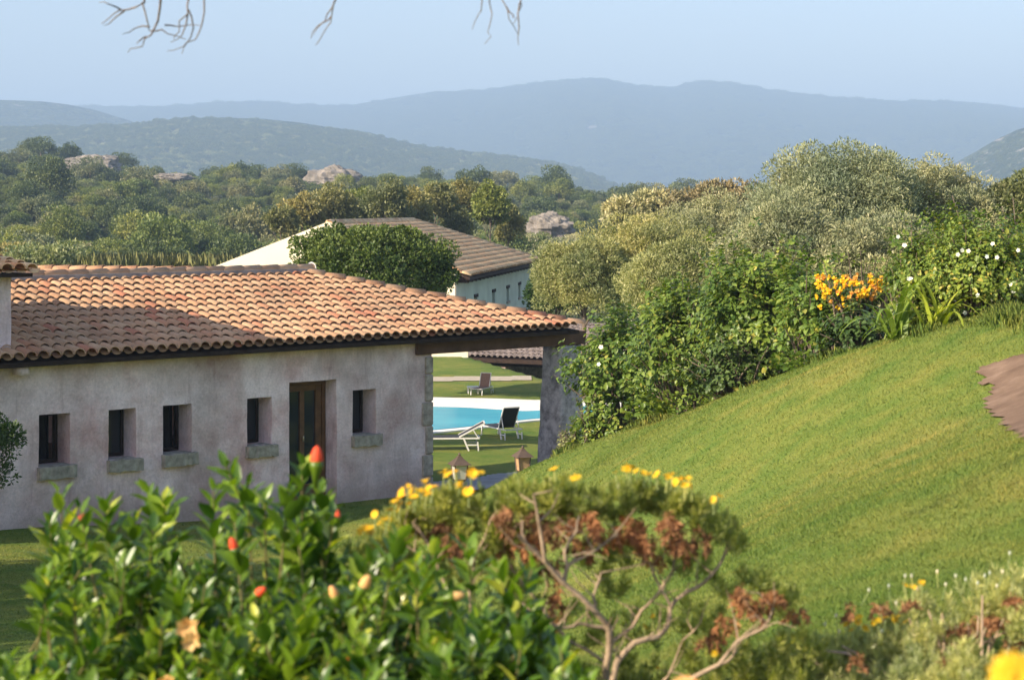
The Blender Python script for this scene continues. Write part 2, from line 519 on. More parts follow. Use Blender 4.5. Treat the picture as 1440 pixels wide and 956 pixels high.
m_tile_old = tile_mat('weathered_tiles', (0.70, 0.40, 0.20, 1), (0.95, 0.66, 0.36, 1), (0.80, 0.38, 0.18, 1), (0.42, 0.29, 0.17, 1))
m_mortar = simple_mat('lime_mortar_cap', (0.30, 0.27, 0.25), 0.95, 0.1, 0.25, 5.0, 0.6, 30)
m_wood = simple_mat('dark_timber', (0.035, 0.022, 0.016), 0.85, 0.2, 0.35, 6.0, 0.5, 40)
m_beam = simple_mat('beam_timber', (0.12, 0.065, 0.042), 0.8, 0.2, 0.3, 4.0, 0.6, 30)
m_doorwood = simple_mat('door_timber', (0.14, 0.07, 0.03), 0.6, 0.3, 0.3, 6.0, 0.3, 40)
m_stone = simple_mat('granite_blocks', (0.36, 0.31, 0.25), 0.95, 0.1, 0.35, 9.0, 0.8, 35)
m_sill = simple_mat('granite_sill', (0.34, 0.31, 0.25), 0.95, 0.1, 0.35, 9.0, 0.9, 35)
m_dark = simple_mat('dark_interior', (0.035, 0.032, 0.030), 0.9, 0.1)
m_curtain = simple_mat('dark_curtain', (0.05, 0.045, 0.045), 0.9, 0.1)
m_glass, nt, out = new_mat('window_glass')
princ(nt, out, (0.02, 0.025, 0.03, 1), 0.05, 0.5)
m_cream = simple_mat('cream_plaster', (0.82, 0.72, 0.53), 0.95, 0.1, 0.06, 0.6, 0.2, 12)
m_side_shade = simple_mat('shade_toned_plaster', (0.55, 0.60, 0.48), 0.95, 0.1, 0.12, 0.8, 0.2, 12)  # bluish shade of the villa's side wall put into the plaster colour
m_slate = simple_mat('dull_grey_brown_tiles', (0.22, 0.18, 0.16), 0.95, 0.1, 0.35, 3.0, 0.8, 12)

# ------------------------------------------------------------------ main building (local x = along the front, y = inward)
W0 = np.array([-3.06, 34.7]); UA = math.atan2(0.686, 0.727)
ux, uy = math.cos(UA), math.sin(UA)
def s_at(px, p=0.0):
    r = (px - CX) / F
    x0 = W0[0] - uy * p; y0 = W0[1] + ux * p
    return (r * y0 - x0) / (ux - uy * r)
def Yof(s, p=0.0): return W0[1] + uy * s + ux * p
def z_at(px, py, p=0.0): return -(py - HY) / F * Yof(s_at(px, p), p)
house = empty('house', (W0[0], W0[1], 0), UA, 'long low pink-grey stucco building with terracotta tile roof and open portal to the pool', 'building')

def wall_panel(name, s0, s1, z0, z1, p0, p1, holes, mat, parent, step=0.09, amp=0.012, wave=None):
    """thick wall with openings; surface gently uneven like hand-laid plaster"""
    def cuts(lo, hi, extra):
        c = sorted(set([lo, hi] + [e for e in extra if lo < e < hi])); o = []
        for a, b in zip(c[:-1], c[1:]):
            n = max(1, int(round((b - a) / step)))
            o += list(np.linspace(a, b, n, endpoint=False))
        return np.array(o + [hi])
    S = cuts(s0, s1, [h[0] for h in holes] + [h[1] for h in holes])
    Z = cuts(z0, z1, [h[2] for h in holes] + [h[3] for h in holes])
    inside = lambda s, z: any(h[0] < s < h[1] and h[2] < z < h[3] for h in holes)
    idx = {}; V = []; Fc = []
    def vid(i, j, k):
        if (i, j, k) not in idx:
            s, z = S[i], Z[j]; p = (p0, p1)[k]
            q = Vector((s * 1.7, p * 1.7, z * 1.7)); n = mnoise.noise_vector(q) * amp + mnoise.noise_vector(q * 4.1) * amp * 0.35
            idx[(i, j, k)] = len(V); V.append((s + n.x, p + n.y, z + n.z))
        return idx[(i, j, k)]
    ns, nz = len(S) - 1, len(Z) - 1
    solid = [[not inside((S[i]+S[i+1])/2, (Z[j]+Z[j+1])/2) for j in range(nz)] for i in range(ns)]
    for i in range(ns):
        for j in range(nz):
            if not solid[i][j]: continue
            Fc.append((vid(i,j,0), vid(i+1,j,0), vid(i+1,j+1,0), vid(i,j+1,0)))
            Fc.append((vid(i,j,1), vid(i,j+1,1), vid(i+1,j+1,1), vid(i+1,j,1)))
            if i == 0 or not solid[i-1][j]: Fc.append((vid(i,j,0), vid(i,j+1,0), vid(i,j+1,1), vid(i,j,1)))
            if i == ns-1 or not solid[i+1][j]: Fc.append((vid(i+1,j,0), vid(i+1,j,1), vid(i+1,j+1,1), vid(i+1,j+1,0)))
            if j == 0 or not solid[i][j-1]: Fc.append((vid(i,j,0), vid(i,j,1), vid(i+1,j,1), vid(i+1,j,0)))
            if j == nz-1 or not solid[i][j+1]: Fc.append((vid(i,j+1,0), vid(i+1,j+1,0), vid(i+1,j+1,1), vid(i,j+1,1)))
    me = bpy.data.meshes.new(name); me.from_pydata(V, [], Fc); me.update()
    return finish(name, me, mat, parent)

sT = s_at(14); sJ = s_at(607)                           # tower corner, portal jamb
ZB, ZT = -5.6, -2.30
WIN = [(s_at(54.5), s_at(98.8)), (s_at(152.4), s_at(191.9)), (s_at(229.2), s_at(269.5)), (s_at(347.4), s_at(382.2)), (s_at(495.8), s_at(528.9))]
zwt, zwb = -3.17, -3.97
dS = (s_at(406.7), s_at(473.7)); zdt, zdb = -2.95, -5.12
holes = [(a, b, zwb, zwt) for a, b in WIN] + [(dS[0], dS[1], zdb, zdt)]
TH = 0.46
wall_panel('wall', -16.0, sJ, ZB, ZT, 0.0, TH, holes, m_stucco, house, step=0.11)
# back wall with narrow openings lined up with a garden light gap, end wall
bh = [(s_at(66, 3.0), s_at(73, 3.0), z_at(70, 622, 3.0), z_at(70, 560, 3.0)), (s_at(239, 3.0), s_at(246, 3.0), z_at(240, 612, 3.0), z_at(240, 545, 3.0))]
wall_panel('wall', -16.0, sJ, ZB, -1.75, 3.0, 3.3, bh, m_stucco, house, step=0.3)
MB().box(sJ - 0.44, sJ - 0.003, TH + .012, 2.985, ZB, -2.3).build('wall', m_stucco, house)
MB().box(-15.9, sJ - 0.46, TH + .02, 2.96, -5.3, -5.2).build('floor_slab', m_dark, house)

# windows
for k, (a, b) in enumerate(WIN):
    f = MB(); t = 0.05; y0, y1 = TH - 0.10, TH - 0.02
    f.box(a + .012, a + .012 + t, y0, y1, zwb + .012, zwt - .012); f.box(b - t - .012, b - .012, y0, y1, zwb + .012, zwt - .012)
    f.box(a + t + .012, b - t - .012, y0, y1, zwt - t - .012, zwt - .012); f.box(a + t + .012, b - t - .012, y0, y1, zwb + .012, zwb + t + .012)
    wn = f.build('window', m_wood, house, bevel=0.004)
    if k not in (0, 2):
        g = MB(); g.box(a + t + .013, b - t - .013, y0 + .03, y0 + .036, zwb + t, zwt - t); g.build('pane', m_glass, wn)
    # gathered curtain behind the opening
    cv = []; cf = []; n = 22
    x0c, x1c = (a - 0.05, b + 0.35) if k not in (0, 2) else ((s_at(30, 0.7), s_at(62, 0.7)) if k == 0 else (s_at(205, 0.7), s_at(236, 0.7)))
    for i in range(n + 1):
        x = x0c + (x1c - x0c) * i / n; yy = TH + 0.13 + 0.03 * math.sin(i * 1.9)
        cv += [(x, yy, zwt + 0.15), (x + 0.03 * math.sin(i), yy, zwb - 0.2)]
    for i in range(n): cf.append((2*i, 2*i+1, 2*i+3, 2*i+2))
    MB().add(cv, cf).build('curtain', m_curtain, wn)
    # rough granite sill, a little uneven
    s = MB(); zs0 = -4.17; N = 10
    v = []; fc = []
    for i in range(N + 1):
        x = a - 0.03 + (b - a + 0.10) * i / N
        jt = [random.uniform(-.012, .012) for _ in range(6)]
        v += [(x, -0.10 + jt[0], zs0 + jt[1] + .01), (x, -0.10 + jt[2], zwb + jt[3] * .7), (x, 0.20, zwb + .012 + jt[4] * .4), (x, 0.20, zs0)]
    for i in range(N):
        for q in range(4):
            q2 = (q + 1) % 4
            fc.append((i*4+q, (i+1)*4+q, (i+1)*4+q2, i*4+q2))
    fc += [(0,1,2,3), (N*4+3, N*4+2, N*4+1, N*4)]
    s.add(v, fc).build('sill', m_sill, wn)
# door
f = MB(); a, b = dS; y0, y1 = TH - 0.16, TH - 0.06; t = 0.09
f.box(a + .012, a + t, y0, y1, zdb, zdt - .015); f.box(b - t, b - .012, y0, y1, zdb, zdt - .015); f.box(a + t, b - t, y0, y1, zdt - .09, zdt - .015)
door = MB().box(a + t + .004, a + t + .13, y0 + .02, y1 - .02, zdb, zdt - .095).box(b - t - .13, b - t - .004, y0 + .02, y1 - .02, zdb, zdt - .095).box(a + t + .13, b - t - .13, y0 + .02, y1 - .02, zdb, zdb + .35).box(a + t + .13, b - t - .13, y0 + .02, y1 - .02, zdt - .20, zdt - .095).box((a+b)/2 - .05, (a+b)/2 + .05, y0 + .018, y1 - .018, zdb + .35, zdt - .2).build('door', m_doorwood, house, bevel=0.004)
f.build('frame', m_doorwood, door, bevel=0.004)
MB().box(a + t + .13, b - t - .13, y0 + .05, y0 + .056, zdb + .35, zdt - .2).build('pane', m_glass, door)
MB().tube([((a+b)/2 - .02, y0 - .04, -4.02), ((a+b)/2 - .02, y0 - .05, -3.92)], 0.014, 8).build('handle', simple_mat('brass', (0.6, 0.5, 0.3), 0.3, 0.5, metal=0.8), door, True)

# corner stones of the portal jamb
z = -5.3
k = 0
while z < -2.72:
    h = (0.46, 0.40, 0.52, 0.44, 0.50)[k % 5]; w_ = (0.16, 0.23, 0.15, 0.24, 0.17)[k % 5]
    z1 = min(z + h, -2.66)
    v = MB(); v.box(sJ - w_, sJ + 0.02, -0.035, TH + 0.03, z + .008, z1 - .008)
    v.build('corner_stone', m_stone, house, bevel=0.025)
    z += h; k += 1
# beam and pillar
MB().box(s_at(584), s_at(826) - 0.1, -0.06, 0.34, -2.62, -2.36).build('beam', m_beam, house, bevel=0.015)
MB().box(s_at(584)+.1, s_at(826) - 0.2, 2.75, 3.05, -2.45, -2.1).build('beam', m_beam, house, bevel=0.015)
sP0 = s_at(787); sP1 = sP0 + 0.62
v = []; fc = []; NZ = 22; NR = 28
for j in range(NZ + 1):
    zz = -5.7 + (-2.63 + 5.7) * j / NZ; g = 0.13 * (1 - j / NZ) ** 1.4
    for i in range(NR):
        an = 2 * math.pi * i / NR
        cx_, cy_ = math.cos(an), math.sin(an)
        e = 0.28; cx_ = math.copysign(abs(cx_) ** e, cx_); cy_ = math.copysign(abs(cy_) ** e, cy_)
        x = (sP0 + sP1) / 2 + cx_ * (0.31 + g); y = 0.25 + cy_ * (0.27 + g)
        n_ = mnoise.noise_vector(Vector((x * 3, y * 3, zz * 3))) * 0.02
        v.append((x + n_.x, y + n_.y, zz))
for j in range(NZ):
    for i in range(NR):
        i2 = (i + 1) % NR
        fc.append((j*NR+i, j*NR+i2, (j+1)*NR+i2, (j+1)*NR+i))
fc.append(tuple(reversed(range(NR)))); fc.append(tuple(range(NZ*NR, (NZ+1)*NR)))
MB().add(v, fc).build('pillar', m_stucco_grey, house, True)

# roof of barrel tiles
EAVE = -0.36; SL = math.tan(math.radians(14.4)); ZE = -2.30
sE = s_at(822, EAVE)                                    # outer corner of the roof
RIDGE = 3.5
def roof_z(p): return ZE + (p - EAVE) * SL
def tiles(cols, rows, zf, clip, rc=0.106, rt=0.082, L=0.43, expo=0.335, seg=6, pans=True, jit=1.0, rise=0.0):
    """half-round cover tiles over half-round pans; each tile slightly out of line"""
    V = []; T = []; n = 0
    for ci, s in enumerate(cols):
        for r in rows:
            for kind in ((0, 1) if pans else (0,)):
                sc = s + (0 if kind == 0 else (cols[1] - cols[0]) / 2)
                p0 = r + (.11 if kind == 1 and r < rows[0] + .01 else 0); p1 = r + L
                if not clip(sc, (p0 + p1) / 2, kind): continue
                js = random.uniform(-.008, .008) * jit; jp = random.uniform(-.012, .012) * jit; jz = random.uniform(-.004, .006) * jit
                tilt = random.uniform(-.012, .012) * jit
                base = []
                for (p, rad, lift) in ((p0 + jp, rc, 0.026), (p1, rt, -0.002)):
                    zc = zf(p) + lift + jz + (0.055 if kind == 0 else 0.045)
                    ring = []
                    for i in range(seg + 1):
                        a = math.pi * i / seg
                        if kind == 0: ring.append((sc + js - rad * math.cos(a) + (tilt if p > p0 + .2 else 0), p, zc + rad * 0.85 * math.sin(a) + rise * 0))
                        else: ring.append((sc + js - rad * 1.0 * math.cos(a), p, zc - rad * 0.6 * math.sin(a) + 0.0))
                    base.append(ring)
                inner = []
                p = p0 + jp; rad = rc - 0.018; zc = zf(p) + 0.026 + jz + (0.055 if kind == 0 else 0.045)
                for i in range(seg + 1):
                    a = math.pi * i / seg
                    if kind == 0: inner.append((sc + js - rad * math.cos(a), p + .002, zc + rad * 0.85 * math.sin(a)))
                    else: inner.append((sc + js - rad * math.cos(a), p + .002, zc - (rad * 0.6) * math.sin(a) - 0.02))
                vs = base[0] + base[1] + inner
                V += vs; m = seg + 1
                for i in range(seg):
                    a_, b_ = n + i, n + i + 1
                    T += [(a_, b_, b_ + m), (a_, b_ + m, a_ + m)]
                    T += [(a_, a_ + 2*m, b_ + 2*m), (a_, b_ + 2*m, b_)]
                n += len(vs)
    return np.array(V), np.array(T)
cols = np.arange(sE - 0.10, -16, -0.212)
rows = np.arange(EAVE - 0.02, RIDGE, 0.335)
hipf = lambda s, p, kind: (p - EAVE) < (sE - s) * 1.02 and p < RIDGE + 0.05 and s > sT - 0.9
V, T = tiles(cols[::-1], rows, roof_z, hipf)
roof = np_mesh('roof', V, T, m_tile, house)
# roof deck below the tiles, with the 45 degree hip at the right end
R0 = RIDGE - EAVE; dk = MB(); o_ = -0.035
dk.add([(-16, EAVE + .06, roof_z(EAVE + .06) + o_), (sE - .08, EAVE + .06, roof_z(EAVE + .06) + o_), (sE - R0, RIDGE, roof_z(RIDGE) + o_), (-16, RIDGE, roof_z(RIDGE) + o_),
        (-16, EAVE + .06, roof_z(EAVE + .06) + o_ - .07), (sE - .08, EAVE + .06, roof_z(EAVE + .06) + o_ - .07), (sE - R0, RIDGE, roof_z(RIDGE) + o_ - .07), (-16, RIDGE, roof_z(RIDGE) + o_ - .07)],
       [(0,1,2,3), (7,6,5,4), (0,4,5,1), (1,5,6,2), (2,6,7,3), (3,7,4,0)])
dk.build('roof_deck', m_wood, house)
# cap tiles up the hip, each overlapping the one below
def cap_tile(V, T, a, b, r0, r1, seg=7, th=0.02):
    a = Vector(a); b = Vector(b); d = (b - a).normalized(); sd = d.cross(Vector((0,0,1))).normalized(); up = sd.cross(d)
    n = len(V); m = seg + 1
    for c_, r, e in ((a, r0, 0), (b, r1, 0), (a, r0 - th, 0.003)):
        for i in range(m):
            an = math.pi * i / seg
            V.append(tuple(c_ + d * e + sd * (r * math.cos(an)) + up * (r * 0.8 * math.sin(an))))
    for i in range(seg):
        p_, q_ = n + i, n + i + 1
        T += [(p_, q_, q_ + m), (p_, q_ + m, p_ + m), (p_, p_ + 2*m, q_ + 2*m), (p_, q_ + 2*m, q_)]
V = []; T = []
h0 = Vector((sE - 0.02, EAVE + 0.0, roof_z(EAVE) + 0.07)); h1 = Vector((sE - R0, RIDGE, roof_z(RIDGE) + 0.10)); Lh = (h1 - h0).length; dh = (h1 - h0) / Lh
N = 14; st = Lh / N
for i in range(N):
    j = Vector((random.uniform(-.01, .01), random.uniform(-.01, .01), random.uniform(0, .012)))
    cap_tile(V, T, h0 + dh * (i * st - .04) + j + Vector((0,0,.028)), h0 + dh * (i * st + st + .02) + j, 0.112, 0.092)
np_mesh('hip_cap', np.array(V), np.array(T), m_tile, roof)
# big mortared ridge cap with a rounded end
V = []; T = []; x = sE - R0 + 0.25; first = True
rz = roof_z(RIDGE) + 0.165
n = 0
xs_ = np.arange(x, -16, -0.42)
for i, xx in enumerate(xs_):
    j = random.uniform(-.012, .012)
    cap_tile(V, T, (xx + .02, RIDGE + .06 + j, rz + .012), (xx - .44, RIDGE + .06 + j, rz), 0.108, 0.102, 8)
rc = np_mesh('ridge_cap', np.array(V), np.array(T), m_tile, roof)
e = MB(); ring = [(x + 0.015, RIDGE + .06 + 0.15 * math.cos(math.pi * i / 10), rz + 0.0 + 0.13 * math.sin(math.pi * i / 10)) for i in range(11)]
e.add([(x + .015, RIDGE + .05, rz - .02)] + ring, [(0, i, i + 1) for i in range(1, 11)])
e.build('ridge_end', simple_mat('grey_mortar', (0.42, 0.42, 0.42), 0.95, 0.1), roof)
MB().box(-16, x, RIDGE - .12, RIDGE + .22, rz - .26, rz + .006).build('ridge_bed', m_mortar, roof)

# wing roof rising behind the ridge on the left: tiles run down toward us and to the left
sW1 = s_at(300, 4.5)
wa = math.radians(20)
def wing():
    # plane rising from the main ridge; columns skewed in plan
    A = P(440, 377, 40.4); B = P(-150, 369, 43.5)
    A = Vector(A); B = Vector(B); B.z = A.z = -1.31
    d = (B - A).normalized(); dn = Vector((d.y, -d.x, 0))       # horizontal, toward the camera side
    if dn.y > 0: dn = -dn
    L = (B - A).length; V = []; T = []
    slope = math.radians(9)
    nC = int(L / 0.215)
    for i in range(nC):
        nrow = 1 + min(9, int(0.9 + i * 0.13))
        for r in range(nrow):
            top = A + d * (i * 0.215) + (dn * math.cos(slope) - Vector((0,0,math.sin(slope)))) * (r * 0.335)
            bot = top + (dn * math.cos(slope) - Vector((0,0,math.sin(slope)))) * 0.42 + Vector((0,0,.03))
            cap_tile(V, T, bot + Vector((0,0,random.uniform(-.004,.006))), top, 0.112, 0.092, 6, 0.018)
    R = Matrix.Rotation(-UA, 4, 'Z') @ Matrix.Translation((-W0[0], -W0[1], 0))
    V = [tuple(R @ Vector(q)) for q in V]
    np_mesh('wing_roof', np.array(V), np.array(T), m_tile, house)
    V = []; T = []
    n = int(L / 0.40)
    for i in range(n):
        a_ = A + d * (i * .4 - .03) + Vector((0,0,.06)); b_ = A + d * (i * .4 + .42) + Vector((0,0,.035))
        cap_tile(V, T, R @ a_, R @ b_, 0.12, 0.105, 7)
    np_mesh('wing_ridge_cap', np.array(V), np.array(T), m_tile, house)
    dk = MB(); lo = dn * 3.0 - Vector((0,0,0.5)); hi = Vector((0,0,-.03))
    q = [A + hi, B + hi, B + lo, A + d * 7 + lo, A + hi * 2, B + hi * 2, B + lo + hi, A + d * 7 + lo + hi]
    dk.add([tuple(R @ Vector(t_)) for t_ in q], [(0,1,2,3), (7,6,5,4), (0,4,5,1), (1,5,6,2), (2,6,7,3), (3,7,4,0)])
    dk.build('wing_roof_deck', m_wood, house)
    # bumps of the far tile ends peeping over the ridge
    V = []; T = []
    for i in range(6, nC):
        top = A + d * (i * 0.215) + Vector((0,0,.04)) - dn * .16
        cap_tile(V, T, top - dn * .4 - Vector((0,0,.08)), top, 0.10, 0.09, 6, .018)
    V = [tuple(R @ Vector(q)) for q in V]
    np_mesh('wing_back_tiles', np.array(V), np.array(T), m_tile, house)
wing()

# left tower standing proud of the roof, and an unseen taller block added beyond the frame to shade the tiles
ZTW = -1.00
wall_panel('wall', -16.0, sT, -2.30, ZTW, -0.03, 2.1, [], m_stucco, house, step=0.2)
wall_panel('wall', sT - 6.5, sT, -5.6, -2.32, -0.03, -0.012, [h for h in []], m_stucco, house, step=0.2, amp=0.004) if False else None
tz = lambda p: ZTW + 0.03 + (p + 0.35) * math.tan(math.radians(7))
tc = np.arange(sT + 0.16, sT - 3.2, -0.212)
V, T = tiles(tc[::-1], np.arange(-0.38, 2.2, .335), tz, lambda s, p, k: True)
tw = np_mesh('tower_roof', V, T, m_tile_old, house)
MB().box(sT - 3.3, sT + 0.2, -0.33, 2.25, ZTW - .02, ZTW + .035).build('tower_roof_deck', m_wood, house)
MB().box(-16, sT - 1.75, 0.05, 2.35, ZTW + .04, 1.35).build('added_shade_block', m_stucco, house)
# plaster lump where the eave meets the tower
MB().tube([(sT + .12, -0.12, -2.50), (sT + .12, -0.14, -2.36)], [0.14, 0.10], 8).build('corbel', m_stucco, house, True)

# ------------------------------------------------------------------ far cream building with gable and hipped tile roof
gc = P(640, 380, 80.0)
ga = math.atan2(-0.135, 0.99)                     # gable direction: x to the right; side wall runs along +y
fh = empty('villa', (gc[0], gc[1], 0), math.atan2(0.99, 0.135) - math.pi / 2, 'cream gabled villa with side wall coloured as in shade and weathered tiled roof behind the round tree', 'building')
GW, SLn, zE, zR, zG = 10.5, 24.0, -2.52, -0.62, -8.4
HO = SLn - 5.2
v = [(-GW,0,zG),(0,0,zG),(0,0,zE),(-GW/2,0,zR+.12),(-GW,0,zE), (-GW,SLn,zG),(0,SLn,zG),(0,SLn,zE),(-GW,SLn,zE)]
MB().add([v[0],v[1],v[2],v[3],v[4],(-GW,.35,zG),(0,.35,zG),(0,.35,zE),(-GW/2,.35,zR+.12),(-GW,.35,zE)], [(0,1,2,3,4),(9,8,7,6,5),(0,5,6,1),(1,6,7,2),(2,7,8,3),(3,8,9,4),(4,9,5,0)]).build('gable_wall', m_cream, fh)
vw = []
for d_, h_ in ((5.0, 0), (10.3, 0), (15.0, 0), (19.2, 0)): vw.append((d_, d_ + 0.85, -4.35, -3.75))
# side wall facing right
def side_wall():
    R = []
    wl = MB()
    o = wall_panel('side_wall', 0.36, SLn, zG, zE, 0, 0.3, [(a - 0.0, b, c_, d2) for a, b, c_, d2 in vw], m_side_shade, fh, step=0.8, amp=0.01)
    o.matrix_local = Matrix.Rotation(math.pi / 2, 4, 'Z')
    return o
side_wall()
for a, b, c_, d2 in vw:
    wn = MB().box(-.26, -.2, a, b, c_, d2).build('window', m_glass, fh)
    MB().box(-.03, .06, a - .08, b + .08, c_ - .12, c_).build('sill', m_stone, wn)
    MB().box(-.06, .04, a - .10, b + .10, d2, d2 + .14).build('lintel', m_wood, wn)
MB().box(-GW + .01, -.01, SLn - .3, SLn - .01, zG, zE).box(-GW + .01, -GW + .3, .36, SLn - .31, zG, zE).build('back_walls', m_side_shade, fh)
# roof slopes
def slope_mesh(quad, th=0.12):
    q = [Vector(a) for a in quad]; dn = Vector((0,0,-th))
    n = len(q)
    return [tuple(a) for a in q] + [tuple(a + dn) for a in q], [tuple(range(n)), tuple(reversed(range(n, 2*n)))] + [(i, n + i, n + (i+1) % n, (i+1) % n) for i in range(n)]
ov = 0.55; dz = ov * (zR - zE) / (GW / 2)
fr = MB()
fr.add(*slope_mesh([(ov, .30, zE - dz), (ov, SLn + ov, zE - dz), (-GW/2, HO, zR), (-GW/2, .30, zR)]))
fr.add(*slope_mesh([(-GW - ov, SLn + ov, zE - dz), (-GW - ov, .30, zE - dz), (-GW/2, .30, zR), (-GW/2, HO, zR)]))
fr.add(*slope_mesh([(ov, SLn + ov, zE - dz), (-GW - ov, SLn + ov, zE - dz), (-GW/2, HO, zR)]))
fr.build('roof_deck', m_wood, fh)
V = []; T = []
sl_v = Vector((-(GW/2 + ov), 0, zR - zE + dz)); Ls = sl_v.length; dv = sl_v / Ls
for yy in np.arange(.42, SLn + ov, 0.26):
    for r in np.arange(-0.05, Ls, 0.42):
        a_ = Vector((ov, yy, zE - dz + .05)) + dv * r
        if a_.y > HO + (a_.x + GW/2) * (SLn + ov - HO) / (GW/2 + ov): continue
        j = random.uniform(-.01, .012)
        cap_tile(V, T, a_ + Vector((0, j, .03 + j)), a_ + dv * .5, 0.145, 0.13, 4, .02)
far_roof = np_mesh('roof', np.array(V), np.array(T), m_tile_old, fh)
V = []; T = []
for i in range(42):
    cap_tile(V, T, (-GW/2, .3 + i * .44 + .5, zR + .10), (-GW/2, .3 + i * .44, zR + .07), .17, .15, 5)
hp0 = Vector((ov, SLn + ov, zE - dz + .06)); hp1 = Vector((-GW/2, HO, zR + .08)); n_ = 18
for i in range(n_):
    cap_tile(V, T, hp0.lerp(hp1, i / n_) + Vector((0,0,.03)), hp0.lerp(hp1, (i + 1.1) / n_), .17, .15, 5)
np_mesh('ridge_cap', np.array(V), np.array(T), m_tile_old, far_roof)
MB().box(-.01, ov - .05, .36, SLn, zE - dz - .12, zE - dz - .04).build('eave_board', m_wood, fh)
cl = MB()
for yy in np.arange(.5, SLn, 1.1): MB().box(.0, ov - .08, yy, yy + .14, zE - dz - .24, zE - dz - .122).build('rafter', m_wood, fh)

# low outbuilding below the lawn edge
lb = empty('outbuilding', P(700, 560, 76.0) * np.array([1, 1, 0]), math.radians(-28), 'low dark outbuilding with dull tile roof seen under the portal beam', 'building')
zl = -5.55
MB().add(*slope_mesh([(-2.2, -1.2, zl - .05), (6.0, -1.2, zl - .05), (6.0, 3.6, zl + .95), (-2.2, 3.6, zl + .95)], .14)).build('roof_deck', m_wood, lb)
V = []; T = []
for xx in np.arange(-2.1, 6.0, .24):
    for r in np.arange(0, 4.8, .42):
        a_ = Vector((xx, -1.25 + r, zl + r / 4.8)); cap_tile(V, T, a_ + Vector((0,0,.04)), a_ + Vector((0, .5, .104)), .11, .09, 4, .02)
np_mesh('roof', np.array(V), np.array(T), m_slate, lb)
MB().box(-2.0, 5.8, 1.2, 3.4, -8.6, zl + .3).build('wall', m_stucco_grey, lb)
for xx in (-1.9, 0.5, 2.9, 5.3):
    MB().box(xx, xx + .32, -.9, -.6, -8.6, zl - .2).build('post', m_stucco, lb, bevel=.02)
MB().box(-2.1, 5.9, -.95, -.7, zl - .32, zl - .16).build('beam', m_wood, lb)

# ------------------------------------------------------------------ pool, paving, path
m_deck = simple_mat('white_pool_edge', (0.80, 0.76, 0.68), 0.9, 0.2, 0.06, 2.0, 0.2, 20)
m_pave = simple_mat('grey_stone_paving', (0.36, 0.34, 0.33), 0.9, 0.2, 0.2, 3.0, 0.5, 12)
m_water, nt, out = new_mat('pool_water')
co = geo_pos(nt)
n = bump(nt, noise(nt, co, 3.5, 3.0, 0.5), 0.25, 0.02)
c = ramp(nt, noise(nt, co, 0.5, 2.0), [(0.3, (0.02, 0.27, 0.35, 1)), (0.7, (0.05, 0.36, 0.42, 1))])
princ(nt, out, c, 0.25, 0.02, n)
def spline_closed(pts, n=8):
    pts = [Vector((p[0], p[1], 0)) for p in pts]; N = len(pts); o = []
    for i in range(N):
        p0, p1, p2, p3 = pts[i-1], pts[i], pts[(i+1) % N], pts[(i+2) % N]
        for k in range(n):
            t = k / n
            o.append(0.5 * ((2*p1) + (-p0 + p2)*t + (2*p0 - 5*p1 + 4*p2 - p3)*t*t + (-p0 + 3*p1 - 3*p2 + p3)*t**3))
    return o
def gp(px, py): 
    Y = 5.2 * F / (py - HY); return ((px - CX) / F * Y, Y)
water_o = spline_closed([gp(560,612), gp(608,607), gp(650,603), gp(700,597), gp(740,592), gp(800,587), gp(850,580), gp(840,572), gp(790,577), gp(740,580), gp(700,578), gp(650,575), gp(600,574), gp(540,574), gp(480,580), gp(480,600)])
deck_o = spline_closed([gp(540,616), gp(608,610), gp(650,606), gp(700,599.5), gp(740,594), gp(800,589), gp(880,583), gp(900,572), gp(840,563), gp(760,564), gp(700,562), gp(650,561), gp(600,560), gp(520,560), gp(440,566), gp(420,600)])
def sheet(name, outline, z, mat, th=0.1):
    n = len(outline)
    v = [(p.x, p.y, z) for p in outline] + [(p.x, p.y, z - th) for p in outline]
    f = [tuple(range(n))] + [(i, n + i, n + (i+1) % n, (i+1) % n) for i in range(n)]
    o = MB().add(v, f).build(name, mat)
    # outline orientation may be clockwise
    if o.data.polygons[0].normal.z < 0: o.data.flip_normals()
    return o
tag(sheet('pool_deck', deck_o, -5.165, m_deck), kind='structure')
tag(sheet('pool_water', water_o, -5.155, m_water, 0.006), kind='structure')
def loc2w(s, p): return (W0[0] + ux * s - uy * p, W0[1] + uy * s + ux * p)
def draped(name, inside, x0, x1, y0, y1, step, mat, lift):
    xs = np.arange(x0, x1, step); ys = np.arange(y0, y1, step)
    X, Y = np.meshgrid(xs, ys); Z = H(X, Y) + lift
    keep = []
    nx_ = len(xs)
    for j in range(len(ys) - 1):
        for i in range(len(xs) - 1):
            if inside(xs[i] + step / 2, ys[j] + step / 2): keep.append((j*nx_+i, j*nx_+i+1, (j+1)*nx_+i+1, (j+1)*nx_+i))
    return tag(np_mesh(name, np.stack([X, Y, Z], -1).reshape(-1, 3), np.array(keep), mat, smooth=True), kind='structure')
def in_pave(x, y):
    dx, dy = x - W0[0], y - W0[1]
    s = dx * ux + dy * uy; p = -dx * uy + dy * ux
    return sJ - 0.2 < s < sP0 + 1.5 and -0.5 < p < 1.35 + 0.05 * math.sin(s * 4)
draped('paving', in_pave, -3, 4, 35, 43, 0.10, m_pave, 0.05)
draped('garden_path', lambda x, y: abs(y - 61.3 - .25 * math.sin(x * .5)) < .8 and x < .6, -8, 4, 58, 64, .2, simple_mat('pale_gravel', (0.45, 0.38, 0.28), .95, .1), .02)
gw = MB().box(-3.0, -1.55, 70.5, 70.8, -6.5, -4.98).build('garden_wall', m_cream, bevel=.02)
tag(gw, 'short cream garden wall at the top of the far lawn, seen under the portal beam', 'wall')
